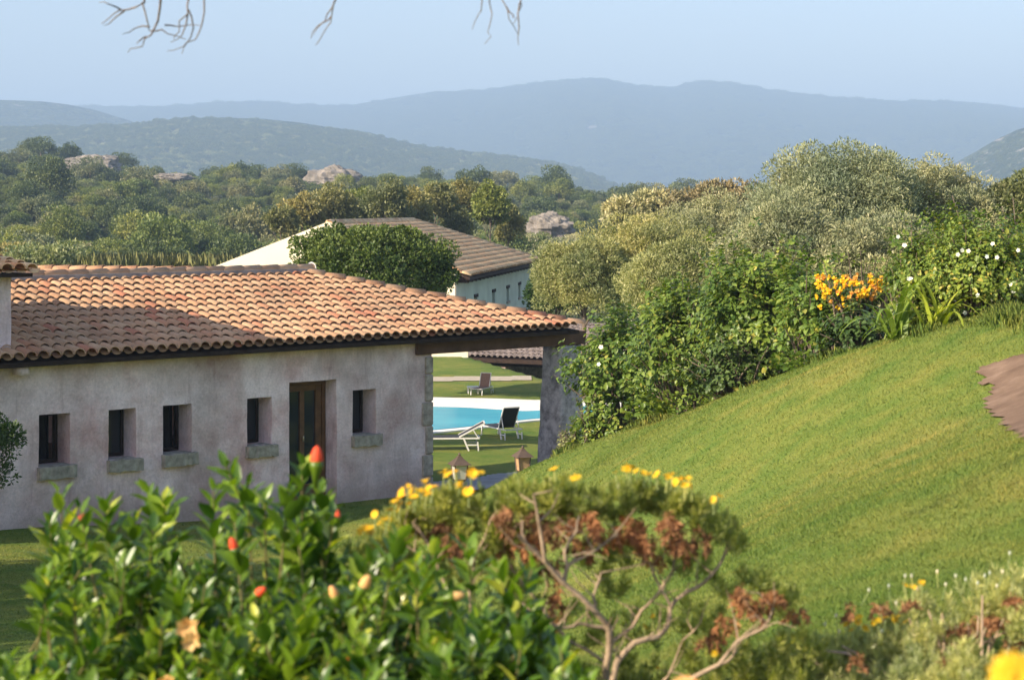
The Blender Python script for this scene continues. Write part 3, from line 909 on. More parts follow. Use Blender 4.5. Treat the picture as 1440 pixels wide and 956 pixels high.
PTH = [(1500,488),(1440,499),(1410,509),(1376,518),(1374,524),(1388,531),(1380,540),(1396,548),(1398,556),(1382,565),(1390,578),(1402,590),(1412,601),(1430,611),(1440,622),(1500,640)]
def pix_of(x, y):
    z = float(H(np.array([x]), np.array([y]))[0]); return CX + F * x / y, HY - F * z / y
_poly = None
def path_poly():
    # project the path's edge onto the lawn once, so it is a real patch on the ground
    out_ = []
    for px, py in PTH:
        lo, hi = 7.0, 19.0
        Ys = np.linspace(lo, hi, 240); zz = H((px - CX) / F * Ys, Ys); rows_ = HY - F * zz / Ys
        k_ = int(np.argmin(np.abs(rows_ - py))); out_.append(((px - CX) / F * Ys[k_], Ys[k_]))
    return out_
PP = path_poly()
def pip(x, y, poly):
    c_ = False; j = len(poly) - 1
    for i in range(len(poly)):
        if (poly[i][1] > y) != (poly[j][1] > y) and x < (poly[j][0]-poly[i][0]) * (y-poly[i][1]) / (poly[j][1]-poly[i][1]) + poly[i][0]: c_ = not c_
        j = i
    return c_
m_path, nt, out = new_mat('reddish_earth_and_stone')
pos = geo_pos(nt)
vo = nt.nodes.new('ShaderNodeTexVoronoi'); vo.feature = 'DISTANCE_TO_EDGE'; vo.inputs['Scale'].default_value = 1.7; nt.links.new(pos, vo.inputs['Vector'])
c = ramp(nt, noise(nt, pos, 3.0, 6.0, 0.7), [(0.3, (0.12, 0.076, 0.050, 1)), (0.55, (0.20, 0.132, 0.088, 1)), (0.75, (0.29, 0.20, 0.14, 1))])
princ(nt, out, c, 0.95, 0.1, bump(nt, noise(nt, pos, 12.0, 6.0, 0.75), 0.6, 0.02))
px_ = [p[0] for p in PP]; py_ = [p[1] for p in PP]
draped('path', lambda x, y: pip(x + 0.05 * mnoise.noise(Vector((x*4, y*4, 0))), y + 0.08 * mnoise.noise(Vector((x*4, y*4, 5))), PP), min(px_), max(px_), min(py_), max(py_), 0.05, m_path, 0.018)

# ------------------------------------------------------------------ grass blades on the lawn
m_grass, nt, out = new_mat('grass_blades')
g = nt.nodes.new('ShaderNodeNewGeometry')
c = lawn_color(nt, g.outputs['Position'], False)
c = mixc(nt, 1.0, c, ramp(nt, g.outputs['Random Per Island'], [(0.0, (0.65, 0.8, 0.7, 1)), (0.7, (1.2, 1.2, 1.0, 1)), (0.88, (1.35, 1.25, 1.1, 1)), (1.0, (1.9, 1.6, 1.5, 1))]), 'MULTIPLY')
p = princ(nt, None, c, 0.6, 0.25); t = nt.nodes.new('ShaderNodeBsdfTranslucent'); nt.links.new(c, t.inputs[0])
ms = nt.nodes.new('ShaderNodeMixShader'); ms.inputs[0].default_value = 0.3
nt.links.new(p.outputs[0], ms.inputs[1]); nt.links.new(t.outputs[0], ms.inputs[2]); nt.links.new(ms.outputs[0], out.inputs[0])
def grass():
    n = 620000
    Y = np.exp(rng.uniform(np.log(7.0), np.log(40), n)); r = rng.uniform(-0.275, 0.275, n); X = r * Y
    keep = np.ones(n, bool)
    dx, dy = X - W0[0], Y - W0[1]; s = dx * ux + dy * uy; p = -dx * uy + dy * ux
    keep &= ~((p > -0.05) & (p < 3.4) & (s < sP1)) & ~((p > -0.5) & (p < 1.4) & (s > sJ - .2) & (s < sP0 + 1.5)) & (p < 5)
    inpath = np.array([pip(x, y, PP) for x, y in zip(X[(X > 2.3)], Y[(X > 2.3)])]) if True else None
    k2 = np.where(X > 2.3)[0]; keep[k2[inpath & (rng.random(len(k2)) > 0.02)]] = False
    X, Y = X[keep], Y[keep]; n = len(X)
    Z = H(X, Y)
    k = 0.75 + Y / 22.0
    hgt = rng.uniform(0.009, 0.021, n) * (1 + 0.35 * k)
    a = rng.uniform(0, 2 * np.pi, n); wd = 0.0022 * k * rng.uniform(.7, 1.5, n)
    lean = rng.uniform(0.2, 1.6, n) * hgt; la = rng.uniform(0, 2 * np.pi, n)
    b = np.stack([X, Y, Z - .004], 1)
    sd = np.stack([np.cos(a) * wd, np.sin(a) * wd, np.zeros(n)], 1)
    tip = b + np.stack([np.cos(la) * lean, np.sin(la) * lean, hgt], 1)
    V = np.stack([b - sd, b + sd, tip], 1).reshape(-1, 3)
    T = np.arange(3 * n).reshape(-1, 3)
    tag(np_mesh('grass', V, T, m_grass), 'short green and yellowed lawn grass on the slope', 'grass', kind='stuff')
grass()

# ------------------------------------------------------------------ foliage materials
M = {}
M['oak']   = leaf_mat('evergreen_leaves', (0.055, 0.085, 0.028), (0.160, 0.190, 0.068), trans=0.2, patch=0.25)
M['green'] = leaf_mat('bright_leaves', (0.125, 0.165, 0.042), (0.260, 0.285, 0.085), trans=0.25, patch=0.25)
M['grey']  = leaf_mat('grey_green_leaves', (0.150, 0.165, 0.085), (0.250, 0.255, 0.140), trans=0.2, patch=0.25)
M['gold']  = leaf_mat('autumn_leaves', (0.200, 0.195, 0.080), (0.310, 0.295, 0.130), trans=0.25, patch=0.3)
M['brown'] = leaf_mat('brownish_scrub_leaves', (0.200, 0.175, 0.100), (0.310, 0.275, 0.160), trans=0.15, patch=0.3)
M['olive'] = leaf_mat('olive_leaves', (0.250, 0.260, 0.140), (0.450, 0.440, 0.255), (0.60, 0.56, 0.40), trans=0.2, patch=0.7, rough=0.6, tcol=(1.1, 1.15, 0.7))
M['willow']= leaf_mat('pale_yellow_green_leaves', (0.210, 0.235, 0.100), (0.370, 0.380, 0.180), (0.50, 0.48, 0.30), trans=0.25, patch=0.6)
M['carob'] = leaf_mat('dense_green_leaves', (0.052, 0.092, 0.020), (0.120, 0.165, 0.040), trans=0.2, patch=0.8)
M['hedge'] = leaf_mat('broad_hedge_leaves', (0.085, 0.150, 0.028), (0.235, 0.305, 0.058), (0.36, 0.34, 0.08), trans=0.3, patch=1.0, rough=0.42, spec=0.4)
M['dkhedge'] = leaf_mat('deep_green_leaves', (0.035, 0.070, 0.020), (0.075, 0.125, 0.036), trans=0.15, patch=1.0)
M['hib']   = leaf_mat('glossy_hibiscus_leaves', (0.030, 0.090, 0.012), (0.205, 0.315, 0.025), (0.45, 0.48, 0.08), trans=0.34, rough=0.33, spec=0.5, patch=2.5, tcol=(1.4, 1.5, 0.25))
M['strap'] = leaf_mat('strap_leaves', (0.26, 0.34, 0.04), (0.42, 0.46, 0.09), trans=0.35, rough=0.4, spec=0.4)
M['needle'] = leaf_mat('fine_grey_green_leaves', (0.230, 0.280, 0.070), (0.520, 0.520, 0.180), (0.68, 0.66, 0.40), trans=0.5, rough=0.55, patch=4.0, tcol=(1.3, 1.35, 0.55))
M['silver'] = leaf_mat('silvery_fine_leaves', (0.32, 0.37, 0.15), (0.60, 0.62, 0.33), (0.80, 0.80, 0.60), trans=0.5, rough=0.6, patch=4.0, tcol=(1.1, 1.2, 0.7))
M['dead']  = leaf_mat('withered_brown_leaves', (0.24, 0.100, 0.045), (0.48, 0.23, 0.11), trans=0.2, rough=0.8, patch=5.0, tcol=(1.2, 0.8, 0.5))
M['reed']  = leaf_mat('dry_reeds', (0.16, 0.16, 0.05), (0.30, 0.27, 0.10), trans=0.2)
m_bark = simple_mat('grey_brown_bark', (0.16, 0.125, 0.095), 0.95, 0.1, 0.35, 6.0, 0.6, 25)
m_branch = simple_mat('pale_dry_branches', (0.36, 0.26, 0.17), 0.9, 0.15, 0.3, 18.0, 0.6, 60)
m_twig = simple_mat('bare_grey_twigs', (0.17, 0.145, 0.13), 0.9, 0.1, 0.3, 20)
m_stem = simple_mat('green_brown_stems', (0.16, 0.14, 0.05), 0.7, 0.2, 0.3, 10)
def petal_mat(name, c1, c2, tr=0.25):
    return leaf_mat(name, c1, c2, trans=tr, rough=0.6, spec=0.2, patch=5.0, tcol=(1.1, 1.0, 0.7))
m_yellow = petal_mat('yellow_petals', (0.75, 0.42, 0.015), (0.90, 0.60, 0.04))
m_orange = petal_mat('orange_petals', (0.80, 0.30, 0.06), (0.90, 0.50, 0.12))
m_white = petal_mat('white_petals', (0.75, 0.75, 0.72), (0.88, 0.88, 0.84))
m_red = petal_mat('red_bud_petals', (0.60, 0.06, 0.03), (0.80, 0.13, 0.06))
m_peach = petal_mat('peach_petals', (0.85, 0.42, 0.16), (0.90, 0.58, 0.26))

def crown_arrays(rg, rx, ry, rz, nclump, per, leaf, asp=0.6, csize=0.34, low=-0.45, shell=0.62, upb=0.35):
    """leaf clumps spread through an uneven ellipsoid"""
    d = unit(rg.normal(size=(nclump, 3)))
    d[:, 2] = np.where(d[:, 2] < low, -d[:, 2] * 0.5, d[:, 2])
    rad = rg.uniform(shell, 1.0, nclump) ** 0.7
    lump = 1 + 0.16 * np.sin(d[:, 0] * 4.1 + rg.uniform(0, 6)) * np.cos(d[:, 1] * 3.3 + rg.uniform(0, 6))
    cen = d * (rad * lump)[:, None] * np.array([rx, ry, rz])
    cs = csize * np.mean([rx, rz]) * rg.uniform(0.55, 1.25, nclump)
    k = np.repeat(np.arange(nclump), per); n = len(k)
    q = unit(rg.normal(size=(n, 3)))
    rr = rg.uniform(0.55, 1.05, n) ** 0.5
    pts = cen[k] + q * (cs[k] * rr)[:, None] * np.array([1, 1, 0.8])
    D = q + rg.normal(size=(n, 3)) * 0.7 + np.array([0, 0, upb])
    L = leaf * rg.uniform(0.6, 1.35, n)
    return rhombs(pts, D, L, L * asp, rg)

def limbs(rg, base, top, r0, crown_c, crown_r, nb=7):
    """tapered trunk with limbs reaching into the crown"""
    m = MB(); base = Vector(base); top = Vector(top)
    mid = base.lerp(top, 0.5) + Vector((rg.uniform(-.08, .08), rg.uniform(-.08, .08), 0)) * (top - base).length
    m.tube([base - Vector((0,0,.3)), base, mid, top], [r0 * 1.35, r0 * 1.1, r0 * 0.8, r0 * 0.55], 7)
    for i in range(nb):
        a = 2 * math.pi * (i + rg.random() * .6) / nb; el = rg.uniform(0.1, 0.9)
        e = Vector(crown_c) + Vector((math.cos(a) * crown_r[0] * .75, math.sin(a) * crown_r[1] * .75, (el - .35) * crown_r[2]))
        s_ = mid.lerp(top, rg.uniform(.2, 1.0))
        m_ = s_.lerp(e, .5) + Vector((0, 0, .12 * crown_r[2]))
        m.tube([s_, m_, e], [r0 * .4, r0 * .25, r0 * .08], 5, False)
    return m

def tree(name, label, cat, px, py, rxp, rzp, Y, mat, nclump, per, leaf, group=None, asp=0.6, csize=0.34, ry=None, seed=0, low=-0.45, shell=0.62, trunk_r=None):
    """tree or tall shrub whose crown centre is at (px,py,Y) in metres worked out from the terrace view"""
    rg = np.random.default_rng(abs(seed + int(px * 7 + py * 3)))
    c = P(px, py, Y); rx = rxp / F * Y; rz = rzp / F * Y; ry = ry or rx * 0.9
    gz = float(H(c[0], c[1])); root = empty(name, (c[0], c[1], gz), 0, label, cat, group)
    cl = (0, 0, c[2] - gz)
    V, T = crown_arrays(rg, rx, ry, rz, nclump, per, leaf, asp, csize, low, shell)
    V = V + np.array(cl)
    V[:, 2] = np.maximum(V[:, 2], 0.02)
    np_mesh('crown', V, T, mat, root)
    limbs(rg, (0, 0, 0), (0, 0, max(0.3, cl[2] - rz * 0.2)), trunk_r or max(0.05, rx * 0.06), cl, (rx, ry, rz)).build('trunk', m_bark, root, True)
    return root

# round dense tree between the two buildings
tree('tree', 'dense round-headed green tree between the tiled roof and the cream villa', 'tree', 524, 376, 108, 54, 54, M['carob'], 420, 170, 0.085, csize=0.20, low=-0.8, asp=.7)

# pale trees and bushes at the right, beyond the hedge
for i, (px, py, rx, rz, Y, k, lab) in enumerate([
    (1180,300,118,92,48,'olive','tallest silvery olive tree, its crown rising in front of the far mountain'),
    (1318,312,98,76,50,'olive','silvery olive tree right of the tallest one, behind the white-flowered shrub'),
    (1105,362,85,78,45,'olive','silvery olive tree at the left foot of the tallest olive'),
    (1240,372,100,62,44,'olive','low silvery olive tree straight above the yellow flowered bush'),
    (1010,350,80,68,60,'olive','grey-green tree left of the olives, above the broad-leaved hedge'),
    (905,372,92,62,56,'willow','pale yellow-green tree rising behind the broad-leaved hedge'),
    (825,392,72,50,54,'willow','pale yellow-green bushy tree right of the dark bush by the roof corner'),
    (960,402,90,55,48,'willow','pale yellow-green tree low behind the middle of the hedge')]):
    tree('tree', lab, 'tree', px, py, rx, rz, Y, M[k], 300, 250, 0.085, asp=0.30, csize=0.24, seed=i, low=-0.7, shell=0.5)
tree('bush', 'dark green bush beside the outer corner of the tiled roof', 'bush', 782, 418, 36, 34, 57, M['dkhedge'], 60, 130, 0.11, csize=.34)
tree('bush', 'yellowish bush at the right edge behind the white-flowered shrub', 'bush', 1438, 318, 46, 66, 50, M['gold'], 110, 130, 0.11, csize=.34)
for px, py, rx, rz, lab in [(900,302,52,28,'brownish scrubby tree above the pale yellow-green trees'), (960,305,46,34,'brownish scrubby tree in the middle of three on the slope'),
                            (1022,292,48,34,'brownish scrubby tree just left of the tallest olive')]:
    tree('scrub_tree', lab, 'tree', px, py, rx, rz, 95, M['brown'] if px > 950 else M['olive'], 80, 130, 0.20, asp=.4, csize=.3)

# slender golden trees beyond the villa
gold = [(395,318,20,26),(425,305,26,34),(470,296,34,38),(505,300,26,36),(545,292,30,38),(585,300,24,36),(615,285,22,30),(655,288,26,34),(690,296,22,38),(715,320,18,34),(640,318,20,30),(1145,0,0,0)][:11]
for i, (px, py, rx, rz) in enumerate(gold):
    pos_ = ['at the left end of the row', 'second from the left in the row', 'above the cream gable peak', 'just right of the gable peak', 'straight above the round tree', 'right above the round tree',
            'small and highest in the middle of the row', 'above the start of the hip', 'right of the middle of the row', 'at the right end of the row', 'short, close above the tiled slope'][i]
    tree('golden_tree', 'golden-leaved slender tree behind the villa roof, ' + pos_, 'tree', px, py, rx, rz, 128 + 3 * (i % 4), M['gold'] if i % 5 != 3 else M['green'], 60, 110, 0.21, group='golden trees behind the villa', asp=.5, csize=.3, seed=i, shell=0.45)

# ------------------------------------------------------------------ wooded hillside
protos = []
for i in range(6):
    rg = np.random.default_rng(100 + i)
    rr = [(1, .9, .62), (1, 1, .8), (.9, 1, .55), (1, .8, .95), (1, 1, .5), (1, .95, .7)][i]
    V, T = crown_arrays(rg, rr[0], rr[1], rr[2], 50, 150, 0.075, .8, .32, -0.35, .62)
    V[:, 2] += rr[2] * .9
    tv, tf = tube_arrays([(0,0,-.3),(0.03,0,.4),(0,.03,rr[2]*1.2)], [.07,.05,.02], 5)
    tf = np.array(quads_to_tris(tf))
    V2, T2 = join([(V, T), (np.array(tv), tf)])
    mi = np.r_[np.zeros(len(T)), np.ones(len(tf))]
    o = np_mesh('hillside_tree', V2, T2, [M['oak'], m_bark], matidx=mi)
    protos.append(o)
kinds = [('oak', 'dark evergreen oak'), ('green', 'mid-green leafy tree'), ('grey', 'grey-green wild olive')]
rocks_px = [(132,228,46,17,470),(242,243,30,6,440),(468,246,40,20,440),(770,312,36,20,250),(890,289,28,12,330),(855,288,8,12,325)]
def near_rock(px, py):
    return any(abs(px - a) < b * 0.9 and -c_ * 0.8 < py - p_ < c_ * 2.2 + 6 for a, p_, b, c_, y_ in rocks_px)
placed = []
cnt = 0; first = [True] * 6
tries = 0
rg = np.random.default_rng(5)
while cnt < 290 and tries < 20000:
    tries += 1
    Y = 125 + (515 - 125) * rg.random() ** 1.15
    px = rg.uniform(-40, 1090 if Y > 200 else 1000)
    if px > 760 and Y < 150: continue
    X = (px - CX) / F * Y
    sc = rg.uniform(1.7, 3.3) * (1 + 0.25 * (Y > 380))
    if any((X - a) ** 2 + ((Y - b) * 0.55) ** 2 < ((sc + c_) * 0.62) ** 2 for a, b, c_ in placed): continue
    z = float(H(X, Y)); ptop = HY - F * (z + sc * 1.3) / Y
    if any(abs(px - a) < b + F * sc / Y * .6 and 0 < y_ - Y < 75 for a, p_, b, c_, y_ in rocks_px): continue
    placed.append((X, Y, sc))
    i = int(rg.integers(0, 6)); kd = int(rg.choice(3, p=[.5, .28, .22]))
    if first[i]: o = protos[i]; first[i] = False
    else:
        o = protos[i].copy(); COL.objects.link(o)
    o.location = (X, Y, z - .1); o.rotation_euler = (0, 0, rg.uniform(0, 6.28)); o.scale = (sc, sc, sc * rg.uniform(.8, 1.25))
    o.material_slots[0].link = 'OBJECT'; o.material_slots[0].material = M[kinds[kd][0]]
    zone = 'on the skyline of the wooded hill' if Y > 440 else ('high on the wooded hillside' if Y > 300 else 'low on the wooded hillside')
    tag(o, '%s %s, one of many' % (kinds[kd][1], zone), 'tree', '%s trees %s' % (kinds[kd][0], zone))
    cnt += 1
# the low thicket between the trees, too dense to count
def thicket(name, label, proto, mat, n, seed, smin, smax, y0=112, y1=520, pxr=(-60, 1440)):
    rg = np.random.default_rng(seed)
    Y = y0 + (y1 - y0) * rg.random(n); px = rg.uniform(*pxr, n); X = (px - CX) / F * Y
    keep = np.ones(n, bool)
    for a, p_, b, c_, y_ in rocks_px: keep &= ~((np.abs(px - a) < b * 1.0) & (y_ - Y > -4) & (y_ - Y < 45))
    X, Y = X[keep], Y[keep]; Z = H(X, Y) - .15
    me = bpy.data.meshes.new(name); me.vertices.add(len(X)); me.vertices.foreach_set('co', np.stack([X, Y, Z], 1).astype(np.float32).ravel())
    at = me.attributes.new('sc', 'FLOAT', 'POINT'); at.data.foreach_set('value', rg.uniform(smin, smax, len(X)).astype(np.float32))
    at = me.attributes.new('rz', 'FLOAT', 'POINT'); at.data.foreach_set('value', rg.uniform(0, 6.28, len(X)).astype(np.float32))
    o = bpy.data.objects.new(name, me); COL.objects.link(o)
    gn = bpy.data.node_groups.new(name, 'GeometryNodeTree')
    gn.interface.new_socket('Geometry', in_out='INPUT', socket_type='NodeSocketGeometry'); gn.interface.new_socket('Geometry', in_out='OUTPUT', socket_type='NodeSocketGeometry')
    N_ = gn.nodes; gi = N_.new('NodeGroupInput'); go = N_.new('NodeGroupOutput')
    ip = N_.new('GeometryNodeInstanceOnPoints'); oi = N_.new('GeometryNodeObjectInfo'); oi.inputs['Object'].default_value = proto
    oi.transform_space = 'ORIGINAL'
    m2p = N_.new('GeometryNodeMeshToPoints')
    a1 = N_.new('GeometryNodeInputNamedAttribute'); a1.data_type = 'FLOAT'; a1.inputs['Name'].default_value = 'sc'
    a2 = N_.new('GeometryNodeInputNamedAttribute'); a2.data_type = 'FLOAT'; a2.inputs['Name'].default_value = 'rz'
    cb = N_.new('ShaderNodeCombineXYZ'); cs = N_.new('ShaderNodeCombineXYZ')
    sm = N_.new('GeometryNodeSetMaterial'); sm.inputs['Material'].default_value = mat
    L_ = gn.links.new
    L_(gi.outputs[0], m2p.inputs[0]); L_(m2p.outputs[0], ip.inputs['Points']); L_(oi.outputs['Geometry'], sm.inputs['Geometry']); L_(sm.outputs[0], ip.inputs['Instance'])
    L_(a2.outputs[0], cb.inputs[2]); L_(cb.outputs[0], ip.inputs['Rotation'])
    for q in range(3): L_(a1.outputs[0], cs.inputs[q])
    L_(cs.outputs[0], ip.inputs['Scale']); L_(ip.outputs[0], go.inputs[0])
    md = o.modifiers.new('scatter', 'NODES'); md.node_group = gn
    me.materials.append(mat)
    return tag(o, label, 'thicket', kind='stuff')
thicket('dark_thicket', 'dark evergreen maquis filling the gaps between the hillside trees', protos[0], M['oak'], 1500, 1, .9, 2.2)
thicket('green_thicket', 'lighter green maquis bushes among the hillside trees', protos[1], M['green'], 1100, 2, .8, 1.9)
thicket('grey_thicket', 'grey-green maquis bushes among the hillside trees', protos[5], M['grey'], 1000, 3, .8, 2.0)
thicket('olive_thicket', 'pale scrub in the hollow behind the garden', protos[3], M['olive'], 420, 4, .8, 1.8, 92, 240, (640, 1500))

# maquis cover on the blue ridges: real bushes, far too many to count
def ridge_cover(name, label, ridge, mat, n, seed, smin, smax):
    rg = np.random.default_rng(seed); me0 = bpy.data.objects[ridge].data
    co = np.empty(len(me0.vertices) * 3, np.float32); me0.vertices.foreach_get('co', co); co = co.reshape(-1, 3)
    co = co[:420 * 44].reshape(44, 420, 3)
    j = rg.integers(0, 43, n); i = rg.integers(0, 419, n); u = rg.random((n, 1)); v = rg.random((n, 1))
    p = co[j, i] * (1-u) * (1-v) + co[j, i+1] * u * (1-v) + co[j+1, i] * (1-u) * v + co[j+1, i+1] * u * v
    px = CX + F * p[:, 0] / p[:, 1]; p = p[(px > -60) & (px < 1500)]
    o = thicket(name, label, protos[seed % 3], mat, 8, seed, smin, smax)
    me = o.data; me.clear_geometry(); me.vertices.add(len(p)); me.vertices.foreach_set('co', p.astype(np.float32).ravel())
    sc_ = rg.uniform(smin, smax, len(p)); p[:, 2] -= sc_ * .95; me.vertices.foreach_set('co', p.astype(np.float32).ravel())
    for nm, val in (('sc', sc_), ('rz', rg.uniform(0, 6.28, len(p)))):
        at = me.attributes.get(nm) or me.attributes.new(nm, 'FLOAT', 'POINT'); at.data.foreach_set('value', val.astype(np.float32))
ridge_cover('ridge_maquis', 'blue-hazed bushes covering the middle ridge', 'mountain_ridge', M['willow'], 16000, 30, 4, 9)
ridge_cover('ridge_oaks', 'darker blue-hazed bushes covering the middle ridge', 'mountain_ridge', M['oak'], 14000, 31, 4, 10)
ridge_cover('far_oaks', 'hazy woodland covering the far mountain range', 'mountain_range', M['oak'], 26000, 34, 9, 20)
ridge_cover('spur_maquis', 'blue-hazed bushes covering the left spur', 'mountain_spur', M['oak'], 12000, 32, 6, 12)
ridge_cover('rocky_hill_maquis', 'blue-hazed bushes among bare rock on the right-hand hill', 'rocky_hill', M['oak'], 7000, 33, 3, 8)

# granite outcrops
m_rock = simple_mat('granite_outcrop', (0.23, 0.20, 0.165), 0.95, 0.1, 0.35, 0.6, 1.0, 2.5)
m_redrock = simple_mat('reddish_granite', (0.28, 0.19, 0.15), 0.95, 0.1, 0.35, 0.6, 1.0, 2.5)
for i, (px, py, rx, rz, Y) in enumerate(rocks_px):
    c = P(px, py + 6, Y); a = rx * .85 / F * Y; h = rz * .85 / F * Y
    v = []; fc = []; N1, N2 = 26, 44
    for j in range(N1 + 1):
        th_ = math.pi * j / N1
        for k in range(N2):
            ph = 2 * math.pi * k / N2
            d = Vector((math.sin(th_) * math.cos(ph), math.sin(th_) * math.sin(ph), math.cos(th_)))
            n_ = 1 + 0.30 * mnoise.fractal(d * 1.6 + Vector((i * 5, 0, 0)), 1.0, 2.0, 4) + 0.10 * mnoise.noise(d * 7)
            v.append((d.x * a * 1.1 * n_, d.y * a * .8 * n_, d.z * h * 1.25 * n_ - h * .2))
    for j in range(N1):
        for k in range(N2):
            k2 = (k + 1) % N2; fc.append((j*N2+k, (j+1)*N2+k, (j+1)*N2+k2, j*N2+k2))
    o = MB().add(v, fc).build('rock_outcrop', m_redrock if i >= 4 else m_rock, None, False)
    o.location = tuple(c)
    tag(o, ['large sloping grey granite outcrop on the left skyline', 'thin strip of bare granite among trees right of the large outcrop', 'pale granite outcrop on the skyline above the cream gable',
            'grey boulder outcrop in the trees right of the villa roof', 'reddish boulder outcrop high in the trees right of the villa', 'narrow upright reddish boulder beside the other red outcrop'][i], 'rock', 'granite outcrops on the wooded hill')

# meadow scrub behind the roof at left
tree('bush', 'pale yellow-green bush right behind the tiled roof at the left edge', 'bush', 60, 372, 62, 26, 112, M['willow'], 70, 120, .2, csize=.3, asp=.5)
tree('bush', 'small olive-brown bush left of the pale bush behind the roof', 'bush', 5, 362, 40, 16, 118, M['gold'], 40, 100, .2, csize=.3, asp=.5)
def reeds():
    n = 26000; rg = np.random.default_rng(9)
    Y = rg.uniform(104, 132, n); px = rg.uniform(110, 420, n); X = (px - CX) / F * Y; Z = H(X, Y)
    tall = (-(rg.uniform(351, 368, n) - HY) / F * Y - Z) * rg.uniform(.75, 1.0, n)
    tall = np.clip(tall, 0.8, 7)
    b = np.stack([X, Y, Z], 1); D = np.stack([rg.normal(0, .07, n), rg.normal(0, .07, n), np.ones(n)], 1)
    V, T = rhombs(b, D, tall, np.full(n, .045), rg)
    tag(np_mesh('reeds', V, T, M['reed']), 'yellow-green reed bed in the hollow behind the tiled roof', 'reeds', kind='stuff')
reeds()

# ------------------------------------------------------------------ broad-leaved hedge shrubs at the lawn's edge
def shrub(name, label, cat, px, py, rxp, rzp, Y, mat, n_sh, L=0.085, ry=0.9, seed=0, group=None, asp=.72, flowers=None, per=13):
    """leafy shrub of arching shoots: stems, folded leaves, optional flowers"""
    rg = np.random.default_rng(seed + 31)
    c = P(px, py, Y); rx = rxp / F * Y; rz = rzp / F * Y; gz = float(H(c[0], c[1]))
    root = empty(name, (c[0], c[1], gz), 0, label, cat, group)
    cz = c[2] - gz
    d = unit(rg.normal(size=(n_sh, 3))); d[:, 2] = np.where(d[:, 2] < -.55, -d[:, 2], d[:, 2])
    lump = 1 + .18 * np.sin(d[:, 0] * 5 + seed) * np.sin(d[:, 1] * 4 + 1) + .12 * np.sin(d[:, 2] * 7 + seed)
    rad = rg.uniform(.35, 1.0, n_sh) ** .55 * lump
    tip = d * rad[:, None] * np.array([rx, ry, rz]) + np.array([0, 0, cz])
    long = rg.random(n_sh) < .10; tip[long] += np.stack([rg.normal(0, .12, n_sh), rg.normal(0, .12, n_sh), rg.uniform(.1, .42, n_sh)], 1)[long]
    low_ = rg.random(n_sh) < .2; aa = rg.uniform(0, 6.28, n_sh)
    skirt = np.stack([np.cos(aa) * rx * rg.uniform(.5, .95, n_sh), np.sin(aa) * ry * rg.uniform(.5, .95, n_sh), rg.uniform(.08, .5, n_sh) * cz], 1); tip[low_] = skirt[low_]
    tip[:, 2] = np.maximum(tip[:, 2], .08)
    sd = unit(d + np.array([0, 0, .8]) + rg.normal(size=(n_sh, 3)) * .35)
    sl_ = rg.uniform(.16, .34, n_sh)
    k = np.repeat(np.arange(n_sh), per); n = len(k)
    u = rg.random(n)
    pt = tip[k] - sd[k] * (sl_[k] * u)[:, None]
    rd = rg.normal(size=(n, 3)); rd = unit(rd - sd[k] * (rd * sd[k]).sum(1)[:, None])
    D = unit(rd + sd[k] * .35 + np.array([0, 0, -.15])); pt = pt + rd * .025
    Nh = unit(sd[k] + np.array([0, 0, .7]) + rg.normal(size=(n, 3)) * .35)
    Ls = L * rg.uniform(.55, 1.25, n) * (.7 + .5 * u)
    V, T = leaves8(pt, D, Ls, Ls * asp, Nh, rg)
    V[:, 2] = np.maximum(V[:, 2], .015)
    np_mesh('foliage', V, T, mat, root)
    st = MB()
    for i in rg.choice(n_sh, min(n_sh, 70), replace=False):
        b = Vector((rg.normal(0, .12), rg.normal(0, .12), -.1)); t_ = Vector(tip[i]); m_ = b.lerp(t_, .55) + Vector((0, 0, .15 * t_.z))
        st.tube([b, m_, t_], [.018, .011, .004], 4, False)
    st.build('stems', m_bark, root)
    if flowers:
        for fpx, fpy, fr, fm, nm in flowers:
            # sits on the camera-side surface of the shrub
            q = P(fpx, fpy, Y) - np.array([c[0], c[1], gz])
            e = max(0.0, 1 - (q[0] / rx) ** 2 - ((q[2] - cz) / rz) ** 2) ** .5
            q = P(fpx, fpy, Y - ry * e - .10) - np.array([c[0], c[1], gz])
            flower(nm, q, fr, fm, root, rg, face=np.array([-.4, -1, .35]), petals=5, wide=.95)
    return root
def flower(name, loc, r, mat, parent, rg, face=(0, -0.3, 1), petals=12, wide=.38, cup=.25, centre=True):
    f_ = unit(np.asarray(face, float) + rg.normal(size=3) * .25); a = unit(np.cross(f_, [.3, .2, .9])); b = np.cross(f_, a)
    n = petals; an = np.arange(n) * 2 * np.pi / n + rg.random()
    D = np.cos(an)[:, None] * a + np.sin(an)[:, None] * b + f_ * cup * rg.uniform(.4, 1.2, (n, 1))
    V, T = leaves8(np.repeat(np.asarray(loc, float)[None], n, 0) + D * r * .12, D, r * .9, r * wide, np.repeat(f_[None], n, 0), rg, bend=.15, fold=.1)
    parts = [(V, T)]
    if centre:
        tv, tf = tube_arrays([loc, np.asarray(loc) + f_ * r * .18], [r * .25, r * .16], 7)
        parts.append((np.array(tv), np.array(quads_to_tris(tf))))
    V, T = join(parts)
    return np_mesh(name, V, T, mat, parent)

